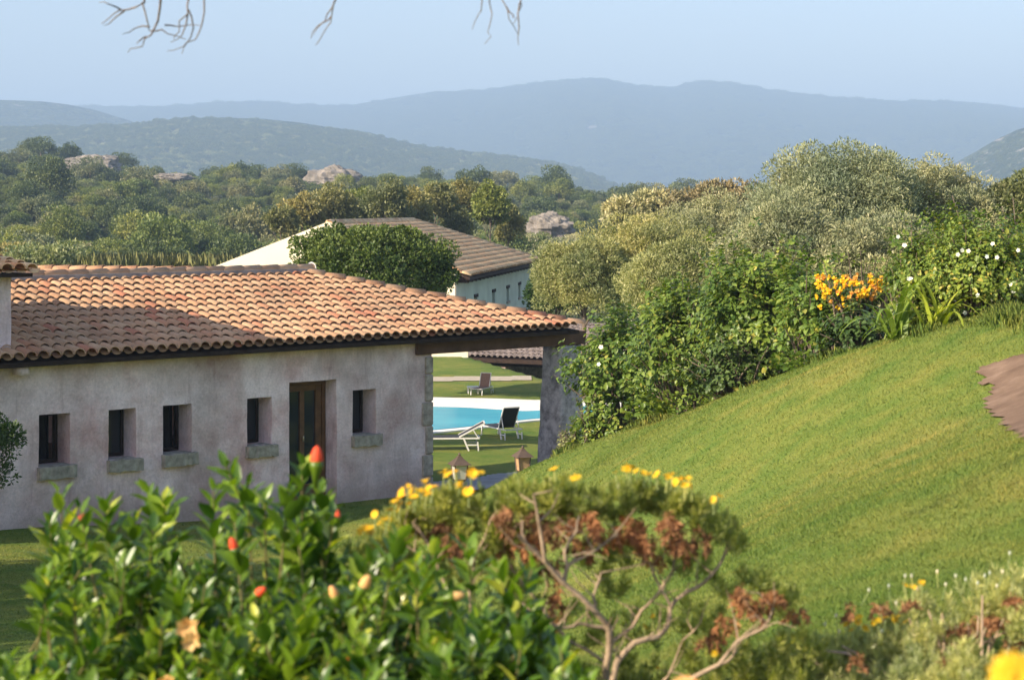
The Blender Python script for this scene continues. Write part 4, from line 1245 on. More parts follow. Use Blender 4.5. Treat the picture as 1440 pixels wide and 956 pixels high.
shrub('hedge_shrub', 'broad-leaved green shrub at the lawn edge in front of the portal pillar', 'shrub', 880, 524, 86, 86, 31.5, M['hedge'], 640, .10, 1.1, 1, flowers=[(845,488,  .040,m_white,'flower'),(842,512,.035,m_white,'flower')])
shrub('hedge_shrub', 'broad-leaved green shrub second from the portal pillar, under a tall wispy top', 'shrub', 965, 488, 88, 92, 29.0, M['hedge'], 640, .095, 1.1, 2)
shrub('hedge_shrub', 'largest broad-leaved shrub, middle of the hedge above the lawn', 'shrub', 1062, 440, 98, 98, 26.5, M['hedge'], 700, .09, 1.1, 3)
shrub('hedge_shrub', 'broad-leaved green shrub just left of the yellow-flowered bush', 'shrub', 1145, 442, 62, 66, 24.8, M['hedge'], 430, .085, .9, 4)
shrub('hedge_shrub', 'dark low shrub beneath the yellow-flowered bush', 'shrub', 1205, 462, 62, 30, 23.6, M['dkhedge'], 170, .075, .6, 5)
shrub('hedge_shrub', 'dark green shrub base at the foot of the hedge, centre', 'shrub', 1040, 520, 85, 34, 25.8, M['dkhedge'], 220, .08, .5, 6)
shrub('hedge_shrub', 'leafy low shrub with yellowing leaves at the lowest corner of the hedge', 'shrub', 842, 590, 36, 30, 31.0, M['hedge'], 150, .08, .5, 7)
shrub('hedge_shrub', 'small light green weed clump at the foot of the portal pillar', 'shrub', 800, 618, 22, 16, 31.6, M['willow'], 60, .06, .3, 8)
wf = [(1263,333),(1362,353),(1402,362),(1396,343),(1347,358),(1353,352),(1388,361),(1281,392),(1278,392),(1357,440),(1421,400),(1432,352),(1425,410),(1375,415)]
shrub('flowering_shrub', 'dark glossy shrub with white flowers at the right edge of the lawn', 'shrub', 1368, 378, 100, 76, 21.5, M['hedge'], 1000, .062, 1.1, 9, asp=.62, flowers=[(a, b, .024, m_white, 'flower') for a, b in wf])
shrub('hedge_shrub', 'tall glossy shrub cut by the right edge, behind the white flowers', 'shrub', 1452, 372, 60, 68, 22.6, M['hedge'], 420, .062, .9, 10, asp=.62)
shrub('flowering_shrub', 'glossy white-flowered shrub lobe behind the strap-leaved clumps', 'shrub', 1288, 388, 46, 56, 21.9, M['hedge'], 420, .062, .7, 14, asp=.62, flowers=[(1272,345,.03,m_white,'flower'),(1300,420,.03,m_white,'flower')])
lan = shrub('lantana_bush', 'rounded bush covered in yellow and orange flower heads', 'shrub', 1200, 412, 52, 28, 24.0, M['hedge'], 150, .05, .45, 11)
def lantana_heads():
    rg = np.random.default_rng(77); c = P(1200, 412, 24.0); gz = lan.location.z; k = 0
    while k < 99:
        fx = rg.uniform(1148, 1252); fy = rg.uniform(384, 436)
        if rg.random() > math.exp(-((fy - 404) / 17) ** 2): continue
        if abs(fx - 1200) > 56 or not 382 < fy < 440: continue
        e = max(0.0, 1 - ((fx - 1200) / 58) ** 2 - ((fy - 410) / 34) ** 2) ** .5
        q = P(fx, fy, 24.0 - .5 * e - .13) - np.array([c[0], c[1], gz]); r = rg.uniform(.026, .038)
        n = 9; d = unit(rg.normal(size=(n, 3)) + np.array([-.2, -.9, .5])); pts = q + d * r * .55
        V, T = leaves8(pts - d * r * .2, unit(rg.normal(size=(n, 3))), r * 1.1, r * 1.0, d, rg, .1, .1)
        tv, tf = tube_arrays([q - np.array([0, 0, .01]), q + np.array([0, 0, .012])], [r * .7, r * .5], 6)
        V, T = join([(V, T), (np.array(tv), np.array(quads_to_tris(tf)))])
        np_mesh('flower_head', V, T, m_yellow if rg.random() < .72 else m_orange, lan); k += 1
lantana_heads()
# strap-leaved clump
def strap_plant(px, py, Y, n, L, seed, name, label, mat=None):
    rg = np.random.default_rng(seed); c = P(px, py, Y); gz = float(H(c[0], c[1])); root = empty(name, (c[0], c[1], gz), 0, label, 'plant')
    V = []; T = []; k = 0
    for i in range(n):
        a = rg.uniform(0, 2 * math.pi); el = rg.uniform(.75, 1.4); l = L * rg.uniform(.6, 1.1); w_ = rg.uniform(.020, .034)
        p_ = np.array([rg.normal(0, .07), rg.normal(0, .05), 0.0]); d = np.array([math.cos(a) * math.cos(el), math.sin(a) * math.cos(el), math.sin(el)]); sd = np.array([-math.sin(a), math.cos(a), 0])
        sdw = sd; m = 8
        for j in range(m + 1):
            ww = w_ * (1 - (j / m) ** 2.5) + .001
            V += [p_ - sdw * ww, p_ + sdw * ww]
            p_ = p_ + d * l / m; d = unit(d + np.array([0, 0, -.20 - .06 * j * rg.random()]))
        for j in range(m):
            b = k + 2 * j; T += [(b, b + 1, b + 3), (b, b + 3, b + 2)]
        k += 2 * (m + 1)
    np_mesh('leaves', np.array(V), np.array(T), mat or M['strap'], root)
    return root
strap_plant(1262, 446, 21.0, 30, 1.05, 3, 'strap_leaf_plant', 'light green strap-leaved clump arching over the lawn edge left of the white-flowered shrub')
strap_plant(1318, 440, 20.6, 20, .85, 4, 'strap_leaf_plant', 'yellowish upright strap-leaved clump touching the foot of the white-flowered shrub')
# rough taller grass along the hedge foot
def rough_grass():
    rg = np.random.default_rng(21); n = 16000
    t = rg.random(n); px = 780 + t * 680; line = np.interp(px, [760,820,900,1000,1100,1200,1300,1440,1500], [650,627,598,570,530,495,463,450,448]); Ys = np.interp(px, [760,820,900,1000,1100,1200,1300,1440,1500], [32,30.5,29,27,25,23,21,19,18.6]) + rg.normal(.25, .35, n)
    X = (px - CX) / F * Ys; Z = H(X, Ys); ht = rg.uniform(.04, .11, n) * (.5 + .8 * np.clip(np.sin(px * .05) + .5, 0, 1.4))
    D = np.stack([rg.normal(0, .3, n), rg.normal(0, .3, n), np.ones(n)], 1)
    V, T = rhombs(np.stack([X, Ys, Z - .01], 1), D, ht, np.full(n, .009), rg)
    tag(np_mesh('rough_grass', V, T, m_grass), 'taller unmown grass along the foot of the hedge', 'grass', kind='stuff')
rough_grass()

# small-leaved shrub tip at the left edge, in front of the wall; a tree farther left shades the garden
tree('shrub', 'dark small-leaved shrub cut by the left edge in front of the wall', 'shrub', -62, 640, 84, 78, 25, M['dkhedge'], 80, 130, .055, csize=.26, asp=.45)
tree('tree', 'broad evergreen tree standing left of the garden lawn, only its shade in view', 'tree', -880, 470, 400, 210, 20.5, M['oak'], 260, 120, .12, csize=.3)

# ------------------------------------------------------------------ loungers and lanterns
m_alu = simple_mat('white_metal_frame', (0.62, 0.60, 0.55), 0.4, 0.4, 0.04)
m_sling = simple_mat('black_sling', (0.035, 0.035, 0.038), 0.7, 0.3, 0.2, 20)
m_brownsl = simple_mat('brown_sling', (0.22, 0.13, 0.09), 0.8, 0.2, 0.2, 20)
def lounger(px, py, rz, back_deg, label, sling, sc=.8):
    x, y = gp(px, py)
    r = empty('sun_lounger', (x, y, -5.2), rz, label, 'sun lounger', 'sun loungers round the pool'); r.scale = (sc,) * 3
    hw = .32; h = .34; xh = 0.0; seat = 1.25; a = math.radians(back_deg); bl = .78
    f = MB()
    for s in (-1, 1):
        f.bar((-seat, s * hw, h), (.55, s * hw, h), .032, .04)
        f.bar((0, s * (hw - .03), h + .03), (bl * math.cos(a), s * (hw - .03), h + .03 + bl * math.sin(a)), .035, .035)
        f.bar((bl * .55 * math.cos(a), s * (hw - .03), h + .02 + bl * .55 * math.sin(a)), (bl * .55 * math.cos(a) + .14, s * (hw - .03), h), .025)
    f.bar((-seat, -hw, h), (-seat, hw, h), .032, .04); f.bar((.55, -hw, h), (.55, hw, h), .032, .04)
    f.bar((bl * math.cos(a), -hw + .03, h + .03 + bl * math.sin(a)), (bl * math.cos(a), hw - .03, h + .03 + bl * math.sin(a)), .035)
    f.build('frame', m_alu, r)
    MB().box(-seat + .03, 0, -hw + .05, hw - .05, h + .012, h + .03).build('seat', sling, r)
    c_, s_ = math.cos(a), math.sin(a)
    MB().add([(0, -hw + .05, h + .035), (0, hw - .05, h + .035), (bl * c_, hw - .05, h + .035 + bl * s_), (bl * c_, -hw + .05, h + .035 + bl * s_),
              (.02 * s_, -hw + .05, h + .015), (.02 * s_, hw - .05, h + .015), (bl * c_ + .02 * s_, hw - .05, h + .015 + bl * s_), (bl * c_ + .02 * s_, -hw + .05, h + .015 + bl * s_)],
             [(0,1,2,3), (7,6,5,4), (0,4,5,1), (1,5,6,2), (2,6,7,3), (3,7,4,0)]).build('backrest', sling, r)
    for s in (-1, 1):
        MB().bar((-seat + .12, s * hw, h), (-seat + .05, s * hw, 0), .04).build('leg', m_alu, r)
        MB().bar((.12, s * hw, h), (.26, s * hw, 0), .045).bar((.50, s * hw, h - .1), (.52, s * hw, 0), .035).bar((.20, s * hw, .16), (.52, s * hw, .16), .03).build('leg', m_alu, r)
    return r
lounger(645, 632, math.radians(4), 28, 'white-framed sun lounger with black sling nearly flat on the near grass', m_sling)
lounger(712, 616, math.radians(-62), 62, 'white-framed sun lounger with black back raised steeply by the pool edge', m_sling, .68)
lounger(681, 553, math.radians(70), 68, 'brown-backed sun lounger alone on the far side of the pool', m_brownsl, .52)
st_ = empty('footstool', (gp(665, 553)[0], gp(665, 553)[1], -5.2), .1, 'low white footstool beside the brown-backed lounger beyond the pool', 'footstool')
st_.scale = (.8,) * 3; MB().box(-.2, .2, -.18, .18, .2, .25).build('seat', m_alu, st_)
for a_, b_ in ((-1,-1),(-1,1),(1,-1),(1,1)): MB().box(a_*.17-.02, a_*.17+.02, b_*.15-.02, b_*.15+.02, 0, .2).build('leg', m_alu, st_)

m_copper = simple_mat('brown_lantern_metal', (0.10, 0.068, 0.048), 0.6, 0.4, 0.25, 12)
m_tan = simple_mat('tan_lantern_sides', (0.42, 0.27, 0.15), 0.7, 0.3, 0.2, 12)
m_lglass, nt, out = new_mat('lantern_glass'); princ(nt, out, (0.45, 0.45, 0.40, 1), 0.25, 0.5)
def lantern(px, pytop, Y, label, glass, s=1.0):
    c = P(px, pytop, Y); gz = float(H(c[0], c[1])); r = empty('garden_lantern', (c[0], c[1], gz), math.radians(20), label, 'garden lantern', 'garden lanterns along the slope')
    t = c[2] - gz
    def pyr(r0, r1, z0, z1):
        v = [(a * r0, b * r0, z0) for a, b in ((-1,-1),(1,-1),(1,1),(-1,1))] + [(a * r1, b * r1, z1) for a, b in ((-1,-1),(1,-1),(1,1),(-1,1))]
        return v, [(3,2,1,0),(4,5,6,7),(0,1,5,4),(1,2,6,5),(2,3,7,6),(3,0,4,7)]
    MB().add(*pyr(.155 * s, .05 * s, t - .19 * s, t - .09 * s)).add(*pyr(.05 * s, .028 * s, t - .09 * s, t - .055 * s)).tube([(0,0,t-.06*s),(0,0,t-.03*s),(0,0,t)], [.018*s, .022*s, .004*s], 8).build('cap', m_copper, r, bevel=.004)
    MB().add(*pyr(.075 * s, .098 * s, t - .42 * s, t - .195 * s)).build('glass', glass, r)
    f = MB()
    for a, b in ((-1,-1),(1,-1),(1,1),(-1,1)):
        f.bar((a * .08 * s, b * .08 * s, t - .43 * s), (a * .104 * s, b * .104 * s, t - .19 * s), .016 * s)
    f.add(*pyr(.06 * s, .09 * s, t - .46 * s, t - .42 * s)); f.build('frame', m_copper, r)
    MB().tube([(0,0,0),(0,0,t-.46*s)], [.03, .022], 8).tube([(0,0,0),(0,0,.05)], [.07, .05], 8).build('post', m_copper, r, True)
lantern(646, 636, 31.5, 'grey glass garden lantern among the yellow daisies, left of two', m_lglass)
lantern(735, 626, 33.5, 'tan garden lantern half hidden by the slope, right of two', m_tan)

# ------------------------------------------------------------------ foreground: hibiscus
def hibiscus():
    rg = np.random.default_rng(4)
    base = np.array([-0.75, 5.6]); gz = float(H(base[0], base[1]))
    root = empty('hibiscus_shrub', (base[0], base[1], gz), 0, 'glossy green hibiscus shrub with red buds filling the lower left foreground', 'shrub')
    off = np.array([base[0], base[1], gz])
    top = np.array([(-60,930),(0,925),(52,925),(62,720),(95,690),(130,735),(165,742),(200,688),(235,700),(262,770),(295,700),(322,655),(355,690),(375,720),(395,690),(430,655),(470,690),(490,760),(530,790),(560,765),(600,790),(640,775),(680,805),(735,800),(770,840),(800,880),(830,935),(870,956)], float)
    tips = []
    for x, y, Y in [(85,693,6.2),(70,735,6.1),(112,715,6.0),(148,712,6.1),(205,688,6.4),(232,702,6.3),(190,730,6.3),(318,655,6.3),(300,690,6.2),(348,680,6.3),(372,702,6.2),(425,655,6.1),(405,690,6.1),(452,690,6.2),(470,730,6.1),(440,720,6.1),
                    (560,755,5.6),(610,775,5.5),(655,762,5.6),(700,800,5.5),(520,790,5.6),(748,800,5.5),(585,790,5.4),(330,735,5.9),(2,930,5.3),(22,938,5.2),(40,928,5.35),(55,942,5.2),(-10,942,5.3),(12,952,5.1),(34,955,5.1),(215,745,6.0),(95,760,6.0)]:
        tips.append((x, y, Y, 1.0))
    while len(tips) < 470:
        x = rg.uniform(-20, 860); t = np.interp(x, top[:, 0], top[:, 1]) + 42
        y = t + (1010 - t) * rg.random() ** .85
        if y > 1005: continue
        dep = 6.35 - 1.3 * np.clip((y - 690) / 300, 0, 1) - rg.random() * .3 + rg.random() ** 2 * .9
        tips.append((x, y, dep, rg.uniform(.75, 1.1)))
    Pt = []; D = []; Nh = []; Ls = []
    st = MB()
    for x, y, Y, sc in tips:
        tp = P(x, y, Y); ax = unit(np.array([rg.normal(0, .22), rg.normal(0, .22) - .1, 1.0])); ln = rg.uniform(.16, .26)
        n = int(rg.integers(11, 17)); ph = rg.uniform(0, 6.28)
        a_ = unit(np.cross(ax, [.3, .9, .1])); b_ = np.cross(ax, a_)
        for i in range(n):
            u = i / n; an = ph + i * 2.4
            rd = math.cos(an) * a_ + math.sin(an) * b_
            up = 1.7 * (1 - u) + .38
            Pt.append(tp - ax * ln * u + rd * .006); D.append(unit(rd + ax * up)); Nh.append(unit(ax + rd * -.25 * (1 - u) + rg.normal(size=3) * .18))
            Ls.append((.042 + .050 * min(1, u * 2.2 + .15)) * rg.uniform(.8, 1.25) * sc)
        b = tp - ax * (ln + .1)
        st.tube([tuple(b - off), tuple(tp - off)], [.0045, .0022], 5, False)
        if rg.random() < .25:
            foot = np.array([base[0] + (tp[0] - base[0]) * .45, base[1] + rg.normal(0, .15), gz]); st.tube([tuple(foot - off), tuple((foot * .4 + b * .6) - off + np.array([0, 0, .02])), tuple(b - off)], [.012, .008, .0045], 5, False)
    Pt = np.array(Pt); D = np.array(D); Nh = np.array(Nh); Ls = np.array(Ls)
    V, T = leaves8(Pt, D, Ls, Ls * rg.uniform(.36, .56, len(Ls)), Nh, rg, bend=.20, fold=.20)
    np_mesh('foliage', V - off, T, M['hib'], root)
    st.build('stems', m_stem, root, True)
    def bud(x, y, Y, s, mat, nm='bud', tilt=(0, 0, 1)):
        q = P(x, y, Y) - off; t = unit(np.array(tilt, float)); v = MB()
        v.tube([q - t * .030 * s, q - t * .018 * s, q + t * .0 * s, q + t * .016 * s, q + t * .030 * s, q + t * .036 * s], [.008 * s, .0145 * s, .0180 * s, .0155 * s, .0095 * s, .003 * s], 9)
        o = v.build(nm, mat, root, True)
        cx = MB().tube([q - t * .075 * s, q - t * .034 * s, q - t * .022 * s, q - t * .004 * s], [.004 * s, .012 * s, .0175 * s, .0188 * s], 9); cx.build('calyx', M['hib'], o, True)
    bud(445, 646, 6.05, 1.15, m_red, tilt=(.05, 0, 1)); bud(114, 729, 6.1, .62, m_red, tilt=(.7, 0, .7)); bud(329, 768, 5.8, .8, m_red, tilt=(-.3, -.2, 1))
    bud(364, 833, 5.5, .7, m_red, tilt=(.6, -.3, .5)); bud(475, 725, 6.1, .5, m_red); bud(488, 930, 5.2, .6, m_red); bud(512, 822, 5.3, .85, m_peach, tilt=(.5, -.2, 1)); bud(640, 838, 5.2, .7, m_peach, tilt=(1, 0, .2)); bud(470, 835, 5.3, .7, m_peach, tilt=(-.4, -.3, 1))
    for x, y, Y, r_, m_ in ((262, 880, 5.15, .034, m_peach), (268, 900, 5.12, .03, m_peach), (235, 952, 5.0, .03, m_peach)):
        flower('wilted_flower', P(x, y, Y) - off, r_, m_, root, rg, face=(.2, -1, -.4), petals=6, wide=.8, cup=1.2)
hibiscus()

# ------------------------------------------------------------------ foreground: woody daisy shrubs
def tufts(rg, cen, axis_, n, L, W, spread=.9, stem=.05):
    """whorls of narrow leaves round short shoots"""
    k = np.repeat(np.arange(len(cen)), n); m = len(k)
    u = rg.random(m); ax = unit(axis_[k])
    rd = rg.normal(size=(m, 3)); rd = unit(rd - ax * (rd * ax).sum(1)[:, None])
    pt = cen[k] - ax * (u * stem)[:, None]
    D = ax * (1.0 - .5 * u)[:, None] + rd * spread * (.4 + .8 * u)[:, None]
    Ls = L * rg.uniform(.6, 1.25, m)
    return rhombs(pt, D, Ls, W * rg.uniform(.7, 1.3, m), rg, bend=-.08)
def daisy_parts(root, off, rg, blobs, mat_f, name, per_tuft=46, L=.036, W=.0034, up=(0, -.15, 1), dens=1.15):
    cen = []; ax = []
    for x, y, rx, ry, Y, n in blobs:
        for i in range(int(n * dens)):
            d = unit(rg.normal(size=3)); r = rg.uniform(.4, 1) ** .5
            q = P(x + d[0] * rx * r, y - d[2] * ry * r, Y + d[1] * .12)
            cen.append(q - off); ax.append(unit(d * .55 + np.array(up) + rg.normal(size=3) * .2))
    V, T = tufts(rg, np.array(cen), np.array(ax), per_tuft, L, W)
    return np_mesh(name, V, T, mat_f, root)
def daisy_at(root, off, rg, x, y, Y, r, stalk=.05):
    q = P(x + rg.normal(0, 2), y + rg.normal(0, 2), Y) - off; fc = np.array([-.2, -.4, .9]) + rg.normal(size=3) * .35
    f = flower('flower', q, r * rg.uniform(.8, 1.15), m_yellow, root, rg, face=fc, petals=int(rg.integers(10, 14)), wide=.32, cup=rg.uniform(.1, .9))
    MB().tube([tuple(q - np.array([rg.normal(0, .006), .0, stalk])), tuple(q)], [.0022, .0026], 5, False).build('stalk', M['silver'], f)
def woody():
    rg = np.random.default_rng(8); Y0 = 6.5
    base = P(868, 1010, Y0); gz = float(H(base[0], base[1])); off = np.array([base[0], base[1], gz])
    root = empty('daisy_shrub', off, 0, 'woody yellow-daisy shrub with bare twisting branches and brown withered leaves in the centre foreground', 'shrub')
    br = MB()
    def B(pts, r0, r1, Y=Y0, dy=0.0):
        n = len(pts); q = []
        for i, (x, y) in enumerate(pts):
            q.append(P(x, y, Y + dy * i / max(1, n - 1)) - off)
        # smooth once
        s = [q[0]]
        for a, b in zip(q[:-1], q[1:]): s += [a * .5 + b * .5 + rg.normal(size=3) * .0025, b]
        br.tube(s, list(np.linspace(r0, r1, len(s)) * .85), 7, False)
        for k_ in range(len(s)):
            if rg.random() < .8 and k_ > 1:
                a0 = s[k_]; d0 = unit(np.array([rg.normal(0, 1), rg.normal(0, .6), rg.uniform(.3, 1.4)])); ln = rg.uniform(.05, .14)
                a1 = a0 + d0 * ln * .5 + rg.normal(size=3) * .008; a2 = a1 + unit(d0 + rg.normal(size=3) * .4) * ln * .6
                br.tube([a0, a1, a2], [.003, .002, .0009], 4, False)
    B([(868,1060),(860,1000),(852,956),(856,921),(856,881),(836,858),(793,820),(766,789),(740,764),(728,752)], .018, .0065, dy=-.25)
    B([(766,789),(760,749),(755,719),(750,695)], .0075, .004, 6.3, -.05)
    B([(793,820),(798,795),(794,775),(811,746),(815,725)], .0085, .004, 6.35)
    B([(798,795),(823,782),(846,767),(868,752)], .0065, .0035, 6.35, .1)
    B([(836,858),(834,838),(839,822),(845,805)], .007, .003, 6.4)
    B([(856,885),(836,881),(816,876),(793,883),(775,878),(762,870)], .009, .003, 6.45, -.1)
    B([(862,1040),(856,975),(867,931),(892,903),(925,895),(938,881),(942,855),(965,832),(991,818),(1011,795),(1021,772),(1024,750)], .015, .004, dy=.25)
    B([(942,850),(932,832),(918,805),(905,782),(898,760)], .006, .003, 6.62)
    B([(856,915),(862,901),(889,881),(902,858),(925,835),(945,805),(951,772),(955,745)], .009, .0035, 6.7, .1)
    B([(930,1010),(971,954),(1011,934),(1037,901),(1070,885),(1080,875),(1088,855)], .011, .004, 6.5)
    B([(1011,934),(1031,921),(1039,900),(1034,870)], .007, .003, 6.5)
    B([(870,1020),(905,980),(940,950),(960,900),(985,875)], .007, .003, 6.8)
    B([(640,1000),(630,900),(625,820),(600,760),(580,735)], .008, .003, 6.6)
    B([(660,1000),(665,900),(660,830),(668,780),(690,730)], .008, .003, 6.6)
    B([(625,820),(610,790),(560,760)], .005, .0025, 6.6)
    B([(850,930),(800,900),(760,850),(720,800),(705,760)], .007, .003, 6.7)
    br.build('branches', m_branch, root, True)
    green = [(530,765,26,18,6.7,10),(562,735,30,22,6.7,14),(600,712,34,24,6.7,18),(642,705,34,24,6.7,18),(690,708,34,24,6.7,18),(735,700,38,28,6.6,24),(780,695,36,26,6.6,22),(820,705,34,24,6.6,20),(862,702,32,26,6.6,18),(900,695,36,22,6.7,20),(945,705,36,24,6.7,20),
             (985,722,32,26,6.7,16),(1022,742,26,22,6.7,11),(1040,765,18,14,6.7,5),(700,745,36,28,6.7,16),(640,745,30,24,6.7,10),(720,800,34,34,6.9,10),(560,770,28,14,6.8,6),(870,810,30,24,6.95,8),(690,850,30,40,7.0,7),
             (1015,820,20,20,6.9,4),(1060,815,34,22,6.7,10),(1100,840,28,22,6.7,8),(900,935,45,22,6.9,10),(980,915,40,26,6.9,9),(1050,930,44,24,6.9,14),(1110,905,34,28,6.8,12),(840,770,40,20,6.95,8),(740,880,50,40,7.1,12),(820,920,50,30,7.1,10),(1150,930,40,28,6.9,16),(1010,950,60,20,6.8,12),(590,800,40,30,6.9,12),(540,800,34,20,6.8,10),(650,790,40,26,6.85,10),(505,775,20,14,6.75,6),(760,930,44,26,7.1,12),(830,870,40,30,7.2,8),(900,880,44,26,7.2,8),(960,860,36,26,7.2,7),(1010,880,36,26,7.1,9),(930,960,60,22,6.9,16),(870,965,44,18,6.9,10),(1080,950,44,18,6.8,12),(1120,950,30,20,6.8,8),(740,830,36,30,7.05,10),(900,770,60,20,6.9,12),(980,790,36,20,6.9,8)]
    daisy_parts(root, off, rg, green, M['needle'], 'foliage', 48, .040, .0042)
    dead = [(622,758,26,16,6.62,12),(645,778,22,18,6.62,10),(715,740,24,20,6.5,12),(762,742,30,22,6.5,16),(745,770,26,26,6.65,10),(795,752,26,24,6.5,14),(830,748,22,22,6.5,12),(860,765,16,18,6.6,7),(885,748,24,20,6.6,14),(905,772,18,20,6.6,11),(942,748,26,22,6.6,15),
            (958,775,22,18,6.6,11),(985,765,18,20,6.6,8),(925,795,12,12,6.65,4),(1042,852,22,18,6.55,12),(1085,855,22,20,6.55,12),(1062,870,14,18,6.55,6),(1000,905,24,18,6.8,7),(780,850,16,50,6.8,10),(770,800,30,30,6.9,10),(1020,880,20,14,6.7,5),(720,770,34,26,6.8,16),(820,770,34,20,6.8,12),(600,745,30,16,6.75,8),(540,790,16,12,6.75,5),(1120,870,22,16,6.8,7)]
    daisy_parts(root, off, rg, dead, M['dead'], 'withered_foliage', 34, .026, .0060, up=(0, 0, -.5))
    for x, y in [(512,742),(522,744),(530,720),(545,728),(553,706),(572,700),(575,685),(590,690),(597,676),(606,680),(583,698),(628,664),(641,663),(664,665),(672,667),(650,684),(780,662),(812,672),(880,660),(894,664),(908,664),(925,669),(938,672),(950,676),(958,678),(966,674),(962,684),(948,670),(566,692),(582,690),(588,700),(600,686),(604,694),(575,708),(563,712),(548,718),(542,736),(520,752),(508,750),(660,670),(634,668),(657,690),(868,664),(886,658),(915,668),(960,684),(972,680),(1003,700),(1012,698),(560,716),(535,735)]:
        daisy_at(root, off, rg, x, y, 6.6 + rg.uniform(-.1, .1), rg.uniform(.017, .024))
    for x, y in [(916,864),(903,880),(1006,914),(925,940),(1092,905)]:
        daisy_at(root, off, rg, x, y, 6.9, .017)
woody()
m_budw = petal_mat('woolly_white_buds', (0.55, 0.55, 0.45), (0.72, 0.72, 0.62))
def silver():
    rg = np.random.default_rng(18)
    base = P(1330, 1000, 6.9); gz = float(H(base[0], base[1])); off = np.array([base[0], base[1], gz])
    root = empty('daisy_shrub', off, 0, 'low silvery daisy shrub with white buds across the lower right corner', 'shrub')
    top = lambda x: np.interp(x, [1090,1130,1180,1240,1300,1360,1400,1440,1500], [890,885,878,855,825,812,800,780,775])
    bl = []; dd = []
    for i in range(145):
        x = rg.uniform(1060, 1480); t = top(x) + (25 if x < 1100 else 0) + 14; y = t + (990 - t) * rg.random()
        if 1330 < x < 1440 and 860 < y < 925 and rg.random() < .75: dd.append((x, y, 22, 16, 7.1, 5)); continue
        if 1190 < x < 1330 and 862 < y < 882 and rg.random() < .6: dd.append((x, y, 18, 8, 7.0, 4)); continue
        bl.append((x, y, 26, 18, 7.25 - .9 * (y - t) / 160, 6))
    daisy_parts(root, off, rg, bl, M['silver'], 'foliage', 44, .038, .0036)
    dd += [(1195,868,16,8,6.95,5),(1240,862,20,8,7.0,6),(1280,855,16,8,7.0,5),(1350,892,24,16,6.95,12),(1400,880,24,14,6.95,10),(1430,848,16,10,6.95,8),(1330,940,20,16,6.7,6),(1210,935,18,14,6.6,5)]
    daisy_parts(root, off, rg, dd, M['dead'], 'withered_foliage', 30, .026, .0055, up=(0, 0, -.2))
    br = MB()
    for i in range(34):
        x = rg.uniform(1120, 1450); y = top(x) + rg.uniform(30, 100); q = P(x, y, 6.95) - off; f_ = np.array([(q[0]) * .4, rg.normal(0, .1), -.05]); br.tube([f_, (f_ + q) / 2 + rg.normal(size=3) * .03, q], [.010, .007, .003], 5, False)
    br.build('branches', m_branch, root, True)
    for x, y in [(1272,822),(1284,826),(1188,880),(1210,868),(1226,878),(1262,868),(1293,820),(1300,817),(1200,876),(1206,872),(1232,871),(1245,869),(1216,880),(1275,874),(1255,872),(1196,884),(1100,905)]:
        daisy_at(root, off, rg, x, y, 6.95, .018)
    for x, y in [(1273,812),(1282,812),(1318,806),(1344,812),(1358,817),(1385,812),(1392,808),(1420,780),(1410,806),(1222,832),(1250,826),(1176,868),(1260,850),(1330,824),(1375,822),(1402,826),(1290,830),(1240,890),(1160,880),(1180,890),(1238,858)]:
        q = P(x, y, 6.95) - off; o = MB().tube([q, q + np.array([0, 0, .008]), q + np.array([0, 0, .014])], [.003, .0048, .002], 6).build('bud', m_budw, root, True); MB().tube([q - np.array([rg.normal(0, .01), 0, .05]), q], [.0018, .002], 4, False).build('stalk', M['silver'], o)
silver()
# nearest daisy, far out of focus in the bottom right corner
def near_daisy(px, py, Y, r, label, mat):
    rg = np.random.default_rng(int(px)); c = P(px, py, Y); gz = float(H(c[0], c[1]))
    root = empty('daisy', (c[0], c[1], gz), 0, label, 'flower'); off = np.array([c[0], c[1], gz])
    flower('petals', c - off, r, mat, root, rg, face=(-.1, -.9, .5), petals=14, wide=.5, cup=.15)
    MB().tube([(0.02, .03, 0), (0.01, .02, (c[2] - gz) * .6), tuple(c - off)], [.005, .004, .003], 6).build('stalk', m_stem, root, True)
near_daisy(1425, 950, 2.6, .034, 'large blurred yellow daisy cut by the bottom right corner', m_yellow)
near_daisy(965, 968, 3.4, .028, 'blurred tan flower at the bottom edge, right of centre', m_peach)

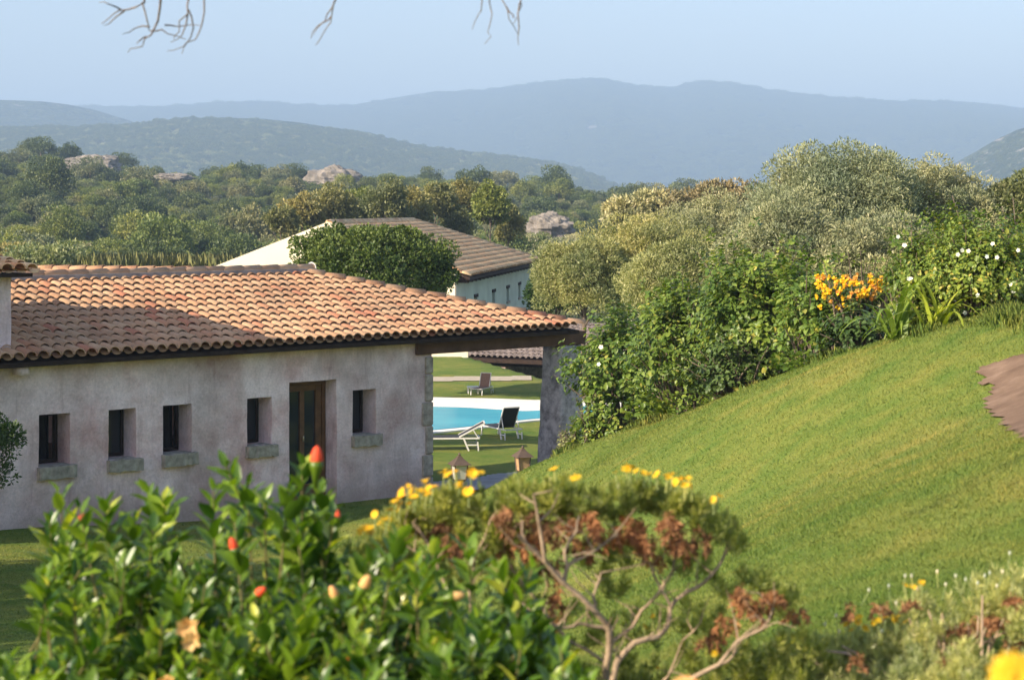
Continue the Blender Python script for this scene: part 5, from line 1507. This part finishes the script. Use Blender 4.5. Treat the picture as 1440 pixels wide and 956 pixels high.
# ------------------------------------------------------------------ bare overhanging branches at the top
def bare_tree():
    rg = np.random.default_rng(3)
    bx, by = 5.2, 6.0; gz = float(H(bx, by))
    root = empty('bare_tree', (bx, by, gz), 0, 'leafless tree whose thin grey twigs hang into the top of the picture', 'tree'); off = np.array([bx, by, gz])
    tr = MB(); q = lambda *a: tuple(np.array(a, float) - off)
    tr.tube([q(bx, by, gz - .3), q(bx, by, gz + 1.6), q(bx - .3, by + .2, .6), q(bx - 1.2, by + .6, 1.9), q(2.4, 7.6, 2.3), q(.8, 8.25, 2.0), q(-.9, 8.05, 1.95), q(-1.9, 7.8, 2.05)], [.22, .18, .16, .11, .07, .045, .03, .015], 9)
    tr.tube([q(bx - .3, by + .2, .6), q(bx + .8, by + 1.0, 2.2), q(bx + 1.2, by + 1.5, 3.5)], [.12, .07, .02], 7)
    tr.build('trunk', m_bark, root, True)
    br = MB()
    def pl(pts, r0=.004, r1=.0012, Y=8.0, start=None):
        a = [P(x, y, Y + rg.normal(0, .03)) for x, y in pts]
        if start is not None: a = [np.array(start)] + a
        s = [a[0]]
        for u, v in zip(a[:-1], a[1:]): s += [(u + v) / 2 + rg.normal(size=3) * .004 * (1 if start is None else 2), v]
        br.tube([tuple(k - off) for k in s], list(np.linspace(r0, r1, len(s))), 5, False)
    s1 = (-1.75, 7.85, 1.98); s2 = (-.9, 8.05, 1.85); s3 = (.05, 8.3, 1.72)
    pl([(205,-60),(203,4),(180,14),(160,20),(143,34)], .007, .0016, start=s1)
    pl([(175,16),(155,32),(146,36)]); pl([(170,14),(152,6),(140,4)]); pl([(200,4),(207,30),(210,44)], .004, .002)
    pl([(226,-50),(226,0),(222,30),(212,50),(200,66),(180,74)], .008, .0014, start=s1)
    pl([(210,38),(190,40),(172,48)]); pl([(212,44),(228,42),(245,50),(262,56)]); pl([(205,52),(196,58),(192,62)])
    pl([(266,-50),(265,0),(264,20),(252,45),(245,56)], .006, .0014, start=s1)
    pl([(265,14),(272,40),(262,62),(256,76)]); pl([(286,-40),(287,0),(284,35),(275,56),(258,66),(235,72)], .005, .0014, start=s1)
    pl([(232,36),(250,38),(282,36)]); pl([(264,20),(256,50),(240,60)])
    pl([(470,-50),(472,0),(460,20),(448,36),(437,54)], .005, .0014, start=s2); pl([(466,24),(452,34),(440,50)]); pl([(470,2),(465,32),(452,52),(444,64)], .003, .0014)
    pl([(676,-40),(678,0),(672,22),(664,42)], .004, .0012, start=s3); pl([(690,-40),(688,2),(692,20),(686,46),(682,62)], .004, .0012, start=s3)
    pl([(702,-40),(706,0),(716,28),(728,48)], .004, .0012, start=s3); pl([(733,-40),(732,0),(728,20),(722,34)], .004, .0012, start=s3); pl([(731,4),(730,40),(729,64)]); pl([(712,10),(722,22),(724,26)])
    br.build('twigs', m_twig, root, True)
bare_tree()

# ------------------------------------------------------------------ haze: pale air round the whole place
m_haze, nt, out = new_mat('haze_air')
pv = nt.nodes.new('ShaderNodeVolumePrincipled')
pv.inputs['Color'].default_value = (0.50, 0.71, 0.97, 1); pv.inputs['Density'].default_value = 3.2e-4; pv.inputs['Anisotropy'].default_value = 0.0
nt.links.new(pv.outputs[0], out.inputs['Volume'])
hz = MB().box(-6500, 6500, -350, 14500, -60, 440).build('haze', m_haze)
tag(hz, 'pale blue morning haze over the valley', 'haze', kind='stuff')
